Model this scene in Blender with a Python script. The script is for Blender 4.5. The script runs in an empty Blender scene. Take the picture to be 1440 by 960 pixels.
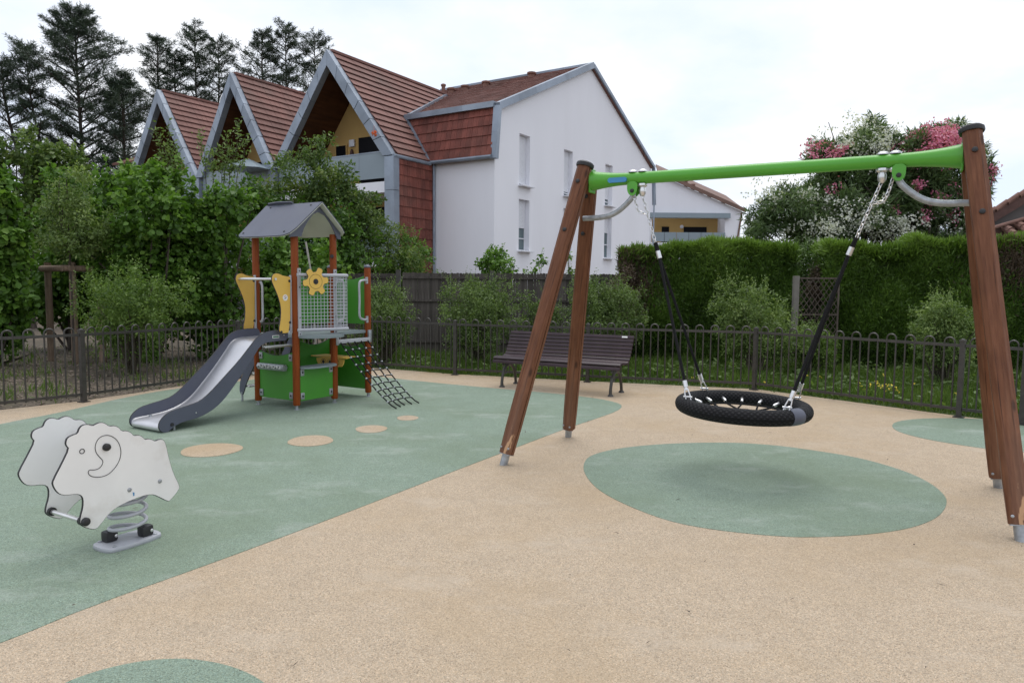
import bpy, bmesh, math, random
import numpy as np
from mathutils import Vector as V, Matrix

random.seed(7)
RNG = np.random.default_rng(11)
scene = bpy.context.scene
COL = scene.collection

# ------------------------------------------------------------------ camera
EYE = V((0.0, 0.0, 1.55))
FPX = 1000.0                               # focal length in photo pixels (1440 wide)
PITCH = math.atan(79.0 / FPX)
ROLL = 0.008
_F = V((0, math.cos(PITCH), -math.sin(PITCH)))
_U0 = V((0, math.sin(PITCH), math.cos(PITCH)))
_R0 = V((1, 0, 0))
_R = _R0 * math.cos(ROLL) + _U0 * math.sin(ROLL)
_U = _U0 * math.cos(ROLL) - _R0 * math.sin(ROLL)
cam_data = bpy.data.cameras.new('camera')
cam_data.sensor_width = 36.0
cam_data.lens = 36.0 * FPX / 1440.0
cam_data.clip_start = 0.05
cam_data.clip_end = 3000
cam = bpy.data.objects.new('camera', cam_data)
COL.objects.link(cam)
cam.matrix_world = Matrix(((_R.x, _U.x, -_F.x, EYE.x), (_R.y, _U.y, -_F.y, EYE.y), (_R.z, _U.z, -_F.z, EYE.z), (0, 0, 0, 1)))
scene.camera = cam

def ray(x, y):
    return _F + _R * ((x - 720) / FPX) + _U * ((480 - y) / FPX)
def G(x, y, z=0.0):                        # point of a level plane seen at that place of the photograph
    r = ray(x, y); return EYE + r * ((z - EYE.z) / r.z)
def at(x, y, Y):                           # point at that distance
    r = ray(x, y); return EYE + r * (Y / r.y)
def onp(x, y, p, n):                       # point of a plane
    r = ray(x, y); return EYE + r * ((V(p) - EYE).dot(n) / r.dot(n))

# ------------------------------------------------------------------ world, sun, exposure
SUN_EL, SUN_ROT = math.radians(72), math.radians(18)
w = bpy.data.worlds.new('World'); scene.world = w; w.use_nodes = True
nt = w.node_tree; nt.nodes.clear()
def wn(t, **k):
    n = nt.nodes.new(t)
    for a, b in k.items(): setattr(n, a, b)
    return n
wo = wn('ShaderNodeOutputWorld')
sky = wn('ShaderNodeTexSky'); sky.sky_type = 'NISHITA'; sky.sun_disc = False
sky.sun_elevation = SUN_EL; sky.sun_rotation = SUN_ROT
bg1 = wn('ShaderNodeBackground'); bg1.inputs[1].default_value = 0.12
nt.links.new(sky.outputs[0], bg1.inputs[0])
tc = wn('ShaderNodeTexCoord')
sep = wn('ShaderNodeSeparateXYZ'); nt.links.new(tc.outputs['Generated'], sep.inputs[0])
addz = wn('ShaderNodeMath', operation='ADD'); addz.inputs[1].default_value = 0.25; nt.links.new(sep.outputs['Z'], addz.inputs[0])
mx = wn('ShaderNodeMath', operation='MAXIMUM'); mx.inputs[1].default_value = 0.1; nt.links.new(addz.outputs[0], mx.inputs[0])
dx = wn('ShaderNodeMath', operation='DIVIDE'); nt.links.new(sep.outputs['X'], dx.inputs[0]); nt.links.new(mx.outputs[0], dx.inputs[1])
dy = wn('ShaderNodeMath', operation='DIVIDE'); nt.links.new(sep.outputs['Y'], dy.inputs[0]); nt.links.new(mx.outputs[0], dy.inputs[1])
cmb = wn('ShaderNodeCombineXYZ'); nt.links.new(dx.outputs[0], cmb.inputs[0]); nt.links.new(dy.outputs[0], cmb.inputs[1])
noi = wn('ShaderNodeTexNoise'); noi.inputs['Scale'].default_value = 1.5; noi.inputs['Detail'].default_value = 7; noi.inputs['Roughness'].default_value = .55
nt.links.new(cmb.outputs[0], noi.inputs['Vector'])
rmp = wn('ShaderNodeValToRGB')
rmp.color_ramp.elements[0].position = .37; rmp.color_ramp.elements[0].color = (.67, .75, .90, 1)
rmp.color_ramp.elements[1].position = .66; rmp.color_ramp.elements[1].color = (.93, .93, .94, 1)
e = rmp.color_ramp.elements.new(.50); e.color = (.77, .81, .89, 1)
nt.links.new(noi.outputs[0], rmp.inputs[0])
bg2 = wn('ShaderNodeBackground'); bg2.inputs[1].default_value = 1.25
nt.links.new(rmp.outputs[0], bg2.inputs[0])
mixs = wn('ShaderNodeMixShader'); mixs.inputs[0].default_value = .90
nt.links.new(bg1.outputs[0], mixs.inputs[1]); nt.links.new(bg2.outputs[0], mixs.inputs[2])
nt.links.new(mixs.outputs[0], wo.inputs[0])

sd = bpy.data.lights.new('sun', 'SUN'); sd.energy = 1.4; sd.angle = math.radians(38); sd.color = (1, .96, .9)
so = bpy.data.objects.new('sun', sd); COL.objects.link(so)
_sd = V((math.sin(SUN_ROT) * math.cos(SUN_EL), math.cos(SUN_ROT) * math.cos(SUN_EL), math.sin(SUN_EL)))
so.rotation_euler = (-_sd).to_track_quat('-Z', 'Y').to_euler()
scene.view_settings.view_transform = 'Standard'
scene.view_settings.look = 'None'
scene.view_settings.exposure = 0.10
scene.view_settings.gamma = 1.0
scene.view_settings.use_curve_mapping = False
scene.render.engine = 'CYCLES'
scene.cycles.max_bounces = 6
scene.cycles.transparent_max_bounces = 6

# ------------------------------------------------------------------ materials
class NT:
    def __init__(s, name):
        s.m = bpy.data.materials.new(name); s.m.use_nodes = True
        s.t = s.m.node_tree; s.b = s.t.nodes['Principled BSDF']; s.out = s.t.nodes['Material Output']
    def n(s, t, **k):
        q = s.t.nodes.new(t)
        for a, b in k.items(): setattr(q, a, b)
        return q
    def l(s, a, b): s.t.links.new(a, b)
    def pos(s, local=False, scale=(1, 1, 1)):
        src = s.n('ShaderNodeTexCoord').outputs['Object'] if local else s.n('ShaderNodeNewGeometry').outputs['Position']
        mp = s.n('ShaderNodeMapping'); mp.inputs['Scale'].default_value = scale
        s.l(src, mp.inputs['Vector']); return mp.outputs[0]
    def noise(s, vec, scale, detail=3, rough=.55):
        q = s.n('ShaderNodeTexNoise'); q.inputs['Scale'].default_value = scale
        q.inputs['Detail'].default_value = detail; q.inputs['Roughness'].default_value = rough
        s.l(vec, q.inputs['Vector']); return q.outputs[0]
    def ramp(s, fac, stops):
        q = s.n('ShaderNodeValToRGB'); cr = q.color_ramp
        while len(cr.elements) < len(stops): cr.elements.new(.5)
        for el, (p, c) in zip(cr.elements, stops):
            el.position = p; el.color = tuple(c) + (1,) if len(c) == 3 else c
        s.l(fac, q.inputs[0]); return q.outputs[0]
    def mix(s, fac, a, b, mode='MIX'):
        q = s.n('ShaderNodeMix'); q.data_type = 'RGBA'; q.blend_type = mode
        for sock, val in ((q.inputs[0], fac), (q.inputs[6], a), (q.inputs[7], b)):
            if hasattr(val, 'is_linked'): s.l(val, sock)
            elif isinstance(val, (int, float)): sock.default_value = val
            else: sock.default_value = tuple(val) + (1,)
        return q.outputs[2]
    def bump(s, h, strength, dist=.01):
        q = s.n('ShaderNodeBump'); q.inputs['Strength'].default_value = strength; q.inputs['Distance'].default_value = dist
        s.l(h, q.inputs['Height']); s.l(q.outputs[0], s.b.inputs['Normal'])

def each(k, col, amt):                                # every piece a little different
    oi = k.n('ShaderNodeObjectInfo'); return k.mix(1.0, col, k.ramp(oi.outputs['Random'], [(0, (1 - amt,) * 3), (1, (1 + amt,) * 3)]), 'MULTIPLY')

def simple(name, c, rough=.6, metal=0., var=.12, scale=6., local=False, stretch=(1, 1, 1), bump=0., bscale=60., dirt=None, dirt_amt=.3, spec=.5, orand=0.):
    k = NT(name); p = k.pos(local, stretch)
    lo = tuple(x * (1 - var) for x in c); hi = tuple(min(1, x * (1 + var)) for x in c)
    col = k.ramp(k.noise(p, scale, 4), [(.3, lo), (.7, hi)])
    if dirt:
        f = k.ramp(k.noise(p, scale * .35, 6, .65), [(.48, (0, 0, 0)), (.75, (dirt_amt,) * 3)])
        col = k.mix(f, col, dirt)
    if orand: col = each(k, col, orand)
    k.l(col, k.b.inputs['Base Color'])
    k.b.inputs['Roughness'].default_value = rough; k.b.inputs['Metallic'].default_value = metal
    k.b.inputs['Specular IOR Level'].default_value = spec
    if bump: k.bump(k.noise(p, bscale, 3), bump, .004)
    return k.m

def wood(name, dark, light, axis=2, scale=9., rough=.55, bump=.25, worn=None, spec=.25, orand=0., knots=False):
    k = NT(name); st = [1, 1, 1]; st[axis] = .08
    p = k.pos(True, tuple(st))
    g = k.noise(p, scale * 6, 5, .6)
    col = k.ramp(g, [(.3, dark), (.7, light)])
    big = k.noise(k.pos(True, (1, 1, 1)), 2.3, 3)
    col = k.mix(k.ramp(big, [(.4, (0, 0, 0)), (.75, (.5, .5, .5))]), col, tuple(x * .55 for x in dark))
    if knots:
        kp = [1, 1, 1]; kp[axis] = .42
        kv = k.n('ShaderNodeTexVoronoi'); kv.inputs['Scale'].default_value = 7.5; k.l(k.pos(True, tuple(kp)), kv.inputs['Vector'])
        col = k.mix(k.ramp(kv.outputs['Distance'], [(.07, (.85, .85, .85)), (.15, (0, 0, 0))]), col, tuple(x * .40 for x in dark))
        cr = k.n('ShaderNodeTexNoise'); cr.inputs['Scale'].default_value = 55; cr.inputs['Detail'].default_value = 2; ks = [1, 1, 1]; ks[axis] = .025; k.l(k.pos(True, tuple(ks)), cr.inputs['Vector'])
        col = k.mix(k.ramp(cr.outputs[0], [(.30, (.8, .8, .8)), (.36, (0, 0, 0))]), col, tuple(x * .35 for x in dark))
        col = k.mix(k.ramp(k.noise(k.pos(True, tuple(st)), 3.0, 4, .6), [(.50, (0, 0, 0)), (.72, (.45, .45, .45))]), col, (.21, .155, .12))
    if worn:
        st2 = [1, 1, 1]; st2[axis] = .22
        wf = k.ramp(k.noise(k.pos(True, tuple(st2)), 7.5, 5, .6), [(.60, (0, 0, 0)), (.625, (1, 1, 1))])
        tco = k.n('ShaderNodeTexCoord'); sx_ = k.n('ShaderNodeSeparateXYZ'); k.l(tco.outputs['Object'], sx_.inputs[0])
        low = k.ramp(sx_.outputs['Z'], [(.25, (1, 1, 1)), (.85, (0, 0, 0))])
        wf = k.mix(1.0, wf, low, 'MULTIPLY')
        col = k.mix(wf, col, worn)
    if orand: col = each(k, col, orand)
    k.l(col, k.b.inputs['Base Color']); k.b.inputs['Roughness'].default_value = rough
    k.b.inputs['Specular IOR Level'].default_value = spec
    k.bump(g, bump, .003); return k.m

def rubber(name, base, stain, pale):
    k = NT(name); p = k.pos()
    vo = k.n('ShaderNodeTexVoronoi'); vo.inputs['Scale'].default_value = 230; k.l(p, vo.inputs['Vector'])
    sepc = k.n('ShaderNodeSeparateColor'); k.l(vo.outputs['Color'], sepc.inputs[0])
    g = k.ramp(sepc.outputs[0], [(0, tuple(x * .45 for x in base)), (.12, tuple(x * .80 for x in base)), (.55, base), (.9, tuple(min(1, x * 1.22) for x in base)), (1, tuple(min(1, x * 1.5) for x in base))])
    hue = k.mix(sepc.outputs[1], (.94, .99, 1.05), (1.05, 1.0, .95))
    g = k.mix(1.0, g, hue, 'MULTIPLY')
    vo2 = k.n('ShaderNodeTexVoronoi'); vo2.inputs['Scale'].default_value = 85; k.l(p, vo2.inputs['Vector'])
    sc2 = k.n('ShaderNodeSeparateColor'); k.l(vo2.outputs['Color'], sc2.inputs[0])
    g = k.mix(k.ramp(sc2.outputs[0], [(0, (.20, .20, .20)), (.22, (0, 0, 0))]), g, tuple(x * .5 for x in base))
    s1 = k.noise(p, .55, 5, .62)
    g = k.mix(k.ramp(s1, [(.45, (0, 0, 0)), (.75, (.75, .75, .75))]), g, stain)
    s2 = k.noise(k.pos(False, (1.0, 1.7, 1)), 1.1, 6, .7)
    g = k.mix(k.ramp(s2, [(.54, (0, 0, 0)), (.74, (.7, .7, .7))]), g, pale)
    s3 = k.noise(p, 5.0, 5, .7)
    g = k.mix(k.ramp(s3, [(.35, (.16, .16, .16)), (.55, (0, 0, 0))]), g, tuple(x * .6 for x in base))
    k.l(g, k.b.inputs['Base Color']); k.b.inputs['Roughness'].default_value = .9
    k.b.inputs['Specular IOR Level'].default_value = .25
    k.bump(vo.outputs['Distance'], .5, .004)
    return k.m

def leafmat(name, dark, mid, light, trans=.35, rough=.5):
    k = NT(name)
    a = k.n('ShaderNodeAttribute'); a.attribute_name = 'tone'
    col = k.ramp(a.outputs['Fac'], [(0, dark), (.5, mid), (1, light)])
    k.l(col, k.b.inputs['Base Color']); k.b.inputs['Roughness'].default_value = rough
    k.b.inputs['Specular IOR Level'].default_value = .35
    tr = k.n('ShaderNodeBsdfTranslucent')
    k.l(k.mix(1.0, col, (1.1, 1.2, .6), 'MULTIPLY'), tr.inputs[0])
    ms = k.n('ShaderNodeMixShader'); ms.inputs[0].default_value = trans
    k.l(k.b.outputs[0], ms.inputs[1]); k.l(tr.outputs[0], ms.inputs[2]); k.l(ms.outputs[0], k.out.inputs[0])
    return k.m

M = {}
M['beige'] = rubber('beige_rubber', (.455, .362, .260), (.41, .30, .18), (.50, .42, .33))
M['green'] = rubber('green_rubber', (.224, .286, .222), (.158, .205, .130), (.36, .40, .355))
M['earth'] = simple('earth', (.10, .075, .05), .95, var=.4, scale=8, bump=.6, bscale=30)
M['lawn'] = simple('lawn_soil', (.055, .085, .025), .95, var=.35, scale=5)
M['mulch'] = simple('mulch', (.085, .066, .045), .95, var=.5, scale=14, bump=.8, bscale=40, dirt=(.05, .06, .02), dirt_amt=.6)
M['chip'] = simple('wood_chip', (.19, .15, .115), .9, var=.5, scale=5)
M['iron'] = simple('dark_iron', (.046, .041, .036), .38, var=.25, scale=12, spec=.5)
M['swing_wood'] = wood('swing_wood', (.112, .040, .018), (.225, .094, .046), 2, 9, worn=None, rough=.5, knots=True)
M['swing_wood_worn'] = wood('swing_wood_worn', (.112, .040, .018), (.225, .094, .046), 2, 9, worn=(.50, .30, .17), rough=.5, knots=True)
M['tower_wood'] = wood('tower_wood', (.200, .042, .009), (.295, .072, .014), 2, 7, rough=.5, spec=.2)
M['black'] = simple('black_plastic', (.018, .018, .02), .5)
M['galv'] = simple('galvanised_steel', (.36, .38, .40), .45, .6, var=.22, scale=25)
M['steel'] = simple('slide_steel', (.66, .66, .68), .42, .85, var=.06, scale=3, stretch=(1, 1, 1))
M['chrome'] = simple('bright_metal', (.70, .70, .70), .28, .85, var=.1)
M['greypaint'] = simple('grey_paint', (.42, .43, .46), .45, .1, var=.05)
M['beamgreen'] = simple('green_enamel', (.085, .36, .03), .35, var=.06, scale=3, dirt=(.10, .30, .06), dirt_amt=.3)
M['hplgreen'] = simple('green_panel', (.055, .255, .022), .42, var=.06, scale=3, dirt=(.07, .20, .05), dirt_amt=.35)
M['hplyellow'] = simple('yellow_panel', (.70, .44, .085), .42, var=.05, scale=3, dirt=(.5, .33, .1), dirt_amt=.3)
M['hplslate'] = simple('slate_panel', (.082, .090, .124), .45, var=.08, scale=4, dirt=(.12, .125, .13), dirt_amt=.35)
M['hplpale'] = simple('pale_panel', (.56, .57, .49), .5, var=.06, scale=4)
M['hplwhite'] = simple('white_panel', (.80, .795, .78), .42, var=.04, scale=4, dirt=(.40, .36, .29), dirt_amt=.75)
M['deck'] = simple('grey_deck', (.20, .24, .25), .6, var=.1)
M['sticker'] = simple('sticker_white', (.75, .74, .72), .5, var=.03)
M['red'] = simple('sticker_red', (.5, .05, .04), .5)
M['blue'] = simple('sticker_blue', (.05, .25, .5), .4)
M['labelgreen'] = simple('label_green', (.03, .13, .07), .4)
M['rope'] = simple('black_rope', (.013, .013, .014), .8, spec=.15, var=.3, scale=80, bump=.8, bscale=300)
M['bench'] = wood('bench_wood', (.026, .014, .018), (.060, .036, .043), 0, 8, rough=.42, spec=.35, orand=.2)
M['zinc'] = simple('zinc_sheet', (.235, .275, .33), .42, .35, var=.22, scale=1.1, dirt=(.34, .38, .43), dirt_amt=.6, orand=.16)
M['tile'] = simple('roof_tile', (.185, .054, .038), .75, var=.3, scale=1.6, dirt=(.16, .085, .065), dirt_amt=.5, orand=.2)
M['tile_top'] = simple('skylit_weathered_tile', (.205, .100, .082), .8, var=.2, scale=1.2, dirt=(.13, .085, .07), dirt_amt=.75, orand=.07)  # paler copy of the roof tile: sky light put into the colour, plus dirt
M['render'] = simple('white_render', (.84, .84, .88), .9, var=.02, scale=.7, stretch=(1, 1, .25), dirt=(.64, .63, .65), dirt_amt=.22)
M['ochre'] = simple('ochre_render', (.54, .355, .13), .9, var=.05, scale=1)
M['soffit'] = wood('soffit_board', (.050, .018, .008), (.105, .040, .016), 0, 1.2, rough=.6)
M['dark_glass'] = simple('dark_glass', (.010, .010, .012), .5, var=.1, spec=.08)
M['pane'] = simple('window_pane', (.10, .14, .15), .08, var=.2, scale=1)
M['balcony'] = simple('balcony_sheet', (.23, .285, .32), .3, var=.06, scale=.8)
M['shutter'] = simple('shutter_white', (.74, .75, .79), .6, var=.03)
M['paling'] = wood('paling_wood', (.055, .048, .042), (.125, .108, .095), 2, 8, rough=.85, orand=.28)
M['lath'] = wood('lath_wood', (.07, .055, .045), (.14, .11, .09), 2, 6, rough=.85)
M['far_tile'] = simple('grey_brown_tile', (.19, .115, .09), .85, var=.2, scale=1.0, dirt=(.14, .10, .085), dirt_amt=.6)
M['log'] = wood('log_wood', (.16, .115, .08), (.30, .22, .16), 2, 6, rough=.85)
M['bark'] = simple('bark', (.060, .047, .037), .9, var=.4, scale=12, stretch=(1, 1, .3), bump=.8, bscale=20)
M['twig'] = simple('twig', (.07, .06, .04), .9, var=.3)
M['palebark'] = simple('pale_bark', (.36, .34, .30), .8, var=.2, scale=10)
M['concrete'] = simple('concrete', (.17, .155, .135), .9, var=.15, scale=6)
M['terracotta'] = simple('terracotta', (.20, .105, .08), .85, var=.3, scale=5, dirt=(.2, .12, .1), dirt_amt=.6)
M['brownwood'] = simple('brown_eave', (.10, .05, .04), .8, var=.2)
M['eave_shade_wall'] = simple('shaded_wall', (.13, .115, .11), .9, var=.1, scale=3)  # shadow under the eave is darkened into the wall colour
M['orange'] = simple('orange_cloth', (.75, .18, .06), .8)
M['litter'] = simple('dry_litter', (.06, .042, .03), .9, var=.5, scale=3)
M['hazel'] = leafmat('hazel_leaf', (.038, .085, .012), (.100, .205, .030), (.22, .36, .068))
M['hazel2'] = leafmat('maple_leaf', (.04, .075, .016), (.09, .155, .035), (.22, .29, .085))
M['small'] = leafmat('shrub_leaf', (.050, .098, .018), (.125, .205, .042), (.24, .34, .09))
M['olive'] = leafmat('olive_shrub_leaf', (.050, .088, .022), (.118, .180, .050), (.22, .30, .105))
M['pitto'] = leafmat('pale_shrub_leaf', (.066, .108, .028), (.150, .225, .064), (.29, .37, .125))
M['willow'] = leafmat('willow_leaf', (.040, .074, .018), (.100, .165, .042), (.24, .30, .075))
M['thuja'] = leafmat('thuja_spray', (.028, .058, .008), (.078, .148, .020), (.175, .28, .045), trans=.25)
M['dead'] = leafmat('dry_spray', (.05, .035, .022), (.10, .07, .045), (.16, .12, .08), trans=.15)
M['cedar'] = leafmat('cedar_needle', (.026, .042, .028), (.055, .082, .056), (.10, .135, .09), trans=.15)
M['ole'] = leafmat('oleander_leaf', (.045, .078, .027), (.105, .165, .062), (.20, .27, .12))
M['white_flower'] = leafmat('white_petal', (.52, .54, .48), (.66, .67, .60), (.80, .79, .74), trans=.3)
M['pink_flower'] = leafmat('pink_petal', (.50, .11, .21), (.68, .21, .34), (.80, .44, .54), trans=.3)
M['grass'] = leafmat('grass_blade', (.042, .080, .014), (.090, .155, .026), (.17, .24, .055))
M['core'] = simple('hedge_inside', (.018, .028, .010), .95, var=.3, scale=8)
M['yellow_flower'] = simple('yellow_petal', (.75, .55, .03), .6)

# ------------------------------------------------------------------ mesh helper
class MB:
    def __init__(s): s.v = []; s.f = []; s.mi = []
    def add(s, vs, fs, mi=0):
        o = len(s.v); s.v += [tuple(v) for v in vs]
        for k, f in enumerate(fs):
            s.f.append(tuple(i + o for i in f)); s.mi.append(mi[k] if isinstance(mi, (list, tuple)) else mi)
        return s
    def box(s, c, d, m=None, mi=0):
        c = V(c); a, b, e = (q / 2 for q in d)
        vs = [V((x, y, z)) for x in (-a, a) for y in (-b, b) for z in (-e, e)]
        vs = [(m @ q if m else q) + c for q in vs]
        return s.add(vs, [(0, 1, 3, 2), (4, 6, 7, 5), (0, 4, 5, 1), (2, 3, 7, 6), (0, 2, 6, 4), (1, 5, 7, 3)], mi)
    def bar(s, p, q, a, b, up=(0, 0, 1), mi=0):     # beam with rectangular section
        p = V(p); q = V(q); d = (q - p).normalized(); x = d.cross(V(up))
        if x.length < 1e-4: x = d.cross(V((0, 1, 0)))
        x.normalize(); y = x.cross(d)
        vs = [o + x * (i * a / 2) + y * (j * b / 2) for o in (p, q) for i, j in ((-1, -1), (1, -1), (1, 1), (-1, 1))]
        return s.add(vs, [(3, 2, 1, 0), (4, 5, 6, 7), (0, 1, 5, 4), (1, 2, 6, 5), (2, 3, 7, 6), (3, 0, 4, 7)], mi)
    def tube(s, pts, r, n=8, closed=False, mi=0, flat=1.0, up=None):
        pts = [V(p) for p in pts]; k = len(pts)
        rr = r if isinstance(r, (list, tuple)) else [r] * k
        vs = []; prev = None
        for i, p in enumerate(pts):
            if closed: d = pts[(i + 1) % k] - pts[i - 1]
            else: d = pts[min(i + 1, k - 1)] - pts[max(i - 1, 0)]
            d.normalize()
            if prev is None:
                x = d.cross(V(up) if up else V((0, 0, 1)))
                if x.length < .05: x = d.cross(V((0, 1, 0)))
            else:
                x = prev - d * prev.dot(d)
            x.normalize(); prev = x; y = d.cross(x)
            for j in range(n):
                t = 2 * math.pi * j / n
                vs.append(p + (x * math.cos(t) + y * math.sin(t) * flat) * rr[i])
        fs = []
        for i in range(k if closed else k - 1):
            a = i * n; b = ((i + 1) % k) * n
            for j in range(n):
                fs.append((a + j, a + (j + 1) % n, b + (j + 1) % n, b + j))
        if not closed:
            fs.append(tuple(reversed(range(n)))); fs.append(tuple(range((k - 1) * n, k * n)))
        return s.add(vs, fs, mi)
    def lathe(s, c, ax, prof, n=14, mi=0):           # profile of (radius, height) about an axis
        ax = V(ax).normalized(); x = ax.cross(V((0, 0, 1)))
        if x.length < .05: x = V((1, 0, 0))
        x.normalize(); y = ax.cross(x); c = V(c); vs = []
        for r, h in prof:
            for j in range(n):
                t = 2 * math.pi * j / n
                vs.append(c + ax * h + (x * math.cos(t) + y * math.sin(t)) * max(r, 1e-4))
        fs = [(i * n + j, i * n + (j + 1) % n, (i + 1) * n + (j + 1) % n, (i + 1) * n + j) for i in range(len(prof) - 1) for j in range(n)]
        fs += [tuple(reversed(range(n))), tuple(range((len(prof) - 1) * n, len(prof) * n))]
        return s.add(vs, fs, mi)
    def prism(s, pts, off, mi=0, side=None):
        pts = [V(p) for p in pts]; off = V(off); k = len(pts)
        vs = pts + [p + off for p in pts]; side = mi if side is None else side
        return s.add(vs, [tuple(range(k)), tuple(reversed(range(k, 2 * k)))] + [(j, j + k, (j + 1) % k + k, (j + 1) % k) for j in range(k)], [mi, mi] + [side] * k)
    def plate(s, pts, off, inset=.004):              # panel with a chamfered rim of material 1
        pts = [V(p) for p in pts]; off = V(off); k = len(pts); t = off.length; n = off / t
        area = V((0, 0, 0))
        for i in range(k): area += pts[i].cross(pts[(i + 1) % k])
        sg = 1 if area.dot(n) > 0 else -1
        ins = []
        for i in range(k):
            e1 = (pts[i] - pts[i - 1]).normalized(); e2 = (pts[(i + 1) % k] - pts[i]).normalized()
            m = n.cross(e1) + n.cross(e2)
            if m.length < 1e-6: m = n.cross(e1)
            ins.append(pts[i] + m.normalized() * sg * inset)
        c = min(inset, t * .3)
        rings = [ins, [p + n * c for p in pts], [p + off - n * c for p in pts], [p + off for p in ins]]
        vs = sum(rings, []); fs = [tuple(range(k)), tuple(reversed(range(3 * k, 4 * k)))]
        for r in range(3): fs += [(r * k + j, (r + 1) * k + j, (r + 1) * k + (j + 1) % k, r * k + (j + 1) % k) for j in range(k)]
        return s.add(vs, fs, [0, 0] + [1] * (3 * k))
    def mesh(s, name, mats, inv=None, smooth=None, bevel=0):
        me = bpy.data.meshes.new(name)
        vs = [inv @ V(v) for v in s.v] if inv else s.v
        me.from_pydata([tuple(v) for v in vs], [], s.f)
        for m in (mats if isinstance(mats, (list, tuple)) else [mats]): me.materials.append(m)
        me.polygons.foreach_set('material_index', s.mi)
        bm = bmesh.new(); bm.from_mesh(me)
        bmesh.ops.recalc_face_normals(bm, faces=bm.faces)
        if bevel:
            ed = [x for x in bm.edges if len(x.link_faces) == 2 and x.calc_face_angle(0) > .5]
            bmesh.ops.bevel(bm, geom=ed, offset=bevel, segments=2, affect='EDGES', profile=.6, clamp_overlap=True)
        bm.to_mesh(me); bm.free()
        if smooth is not None:
            me.polygons.foreach_set('use_smooth', [True] * len(me.polygons))
            me.set_sharp_from_angle(angle=math.radians(smooth))
        me.update(); return me
    def build(s, name, mats, parent=None, space='L', smooth=40, bevel=0, **props):
        inv = None
        if parent is not None and space == 'W': inv = WM[parent.name].inverted()
        return link(name, s.mesh(name, mats, inv, smooth, bevel), parent, None, **props)

WM = {}
def link(name, me, parent=None, mat=None, **props):
    o = bpy.data.objects.new(name, me); COL.objects.link(o)
    base = Matrix.Identity(4)
    if parent is not None: o.parent = parent; base = WM[parent.name]
    if mat is not None: o.matrix_basis = mat; WM[o.name] = base @ mat
    else: WM[o.name] = base
    for k, v in props.items(): o[k] = v
    return o
def thing(name, label, cat, loc=(0, 0, 0), rz=0.0, group=None, scale=1.0):
    m = Matrix.Translation(V(loc)) @ Matrix.Rotation(rz, 4, 'Z')
    o = link(name, None, None, m); o.empty_display_size = .2
    o['label'] = label; o['category'] = cat
    if group: o['group'] = group
    return o
def frame(o, x, y, z):                               # matrix from origin and axes
    x = V(x); y = V(y); z = V(z); o = V(o)
    return Matrix(((x.x, y.x, z.x, o.x), (x.y, y.y, z.y, o.y), (x.z, y.z, z.z, o.z), (0, 0, 0, 1)))
def along(p, q, up=(0, 1, 0)):                       # local z runs from p to q
    p = V(p); z = (V(q) - p).normalized(); x = V(up).cross(z)
    if x.length < .05: x = V((1, 0, 0)).cross(z)
    x.normalize(); return frame(p, x, z.cross(x), z)
def smoothed(pts, it=1, closed=True):
    for _ in range(it):
        q = []; k = len(pts)
        for i in range(k if closed else k - 1):
            a, b = pts[i], pts[(i + 1) % k]
            q += [tuple(.75 * x + .25 * y for x, y in zip(a, b)), tuple(.25 * x + .75 * y for x, y in zip(a, b))]
        pts = q if closed else [pts[0]] + q + [pts[-1]]
    return pts
def bez(pts, n=24):                                  # Catmull-Rom through the points
    pts = [V(p) for p in pts]; P = [pts[0] * 2 - pts[1]] + pts + [pts[-1] * 2 - pts[-2]]; out = []
    seg = len(pts) - 1; per = max(2, n // seg)
    for i in range(seg):
        a, b, c, d = P[i:i + 4]
        for k in range(per):
            t = k / per
            out.append(.5 * ((2 * b) + (c - a) * t + (2 * a - 5 * b + 4 * c - d) * t * t + (3 * b - a - 3 * c + d) * t ** 3))
    return out + [pts[-1]]
def inside(poly, X, Y):
    r = np.zeros(len(X), bool); k = len(poly)
    for i in range(k):
        x1, y1 = poly[i]; x2, y2 = poly[(i + 1) % k]
        c = ((y1 > Y) != (y2 > Y)) & (X < (x2 - x1) * (Y - y1) / (y2 - y1 + 1e-12) + x1)
        r ^= c
    return r
# ------------------------------------------------------------------ ground and playground surface
FENCE = [G(118, 565), G(336, 532), V((-3.3, 13.45, 0)), G(640, 527), G(826, 537), G(1060.5, 548), G(1348, 586.5), G(1437, 597)]
_d = (FENCE[0] - G(0, 578)).normalized()
FENCE = [FENCE[0] - _d * 5.0, FENCE[0] - _d * 2.5] + FENCE
_d = (FENCE[-1] - FENCE[-3]).normalized(); _d = V((.62, -.78, 0))
FENCE += [FENCE[-1] + _d * 2.5, FENCE[-1] + _d * 5.0]
for p in FENCE: p.z = 0

def sheet(name, pts, z, mat, thick=0, **props):
    b = MB(); pts = [V((p[0], p[1], z)) for p in pts]
    if thick: b.prism(pts, (0, 0, -thick))
    else: b.add(pts, [tuple(range(len(pts)))])
    return b.build(name, mat, smooth=None, **props)

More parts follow.
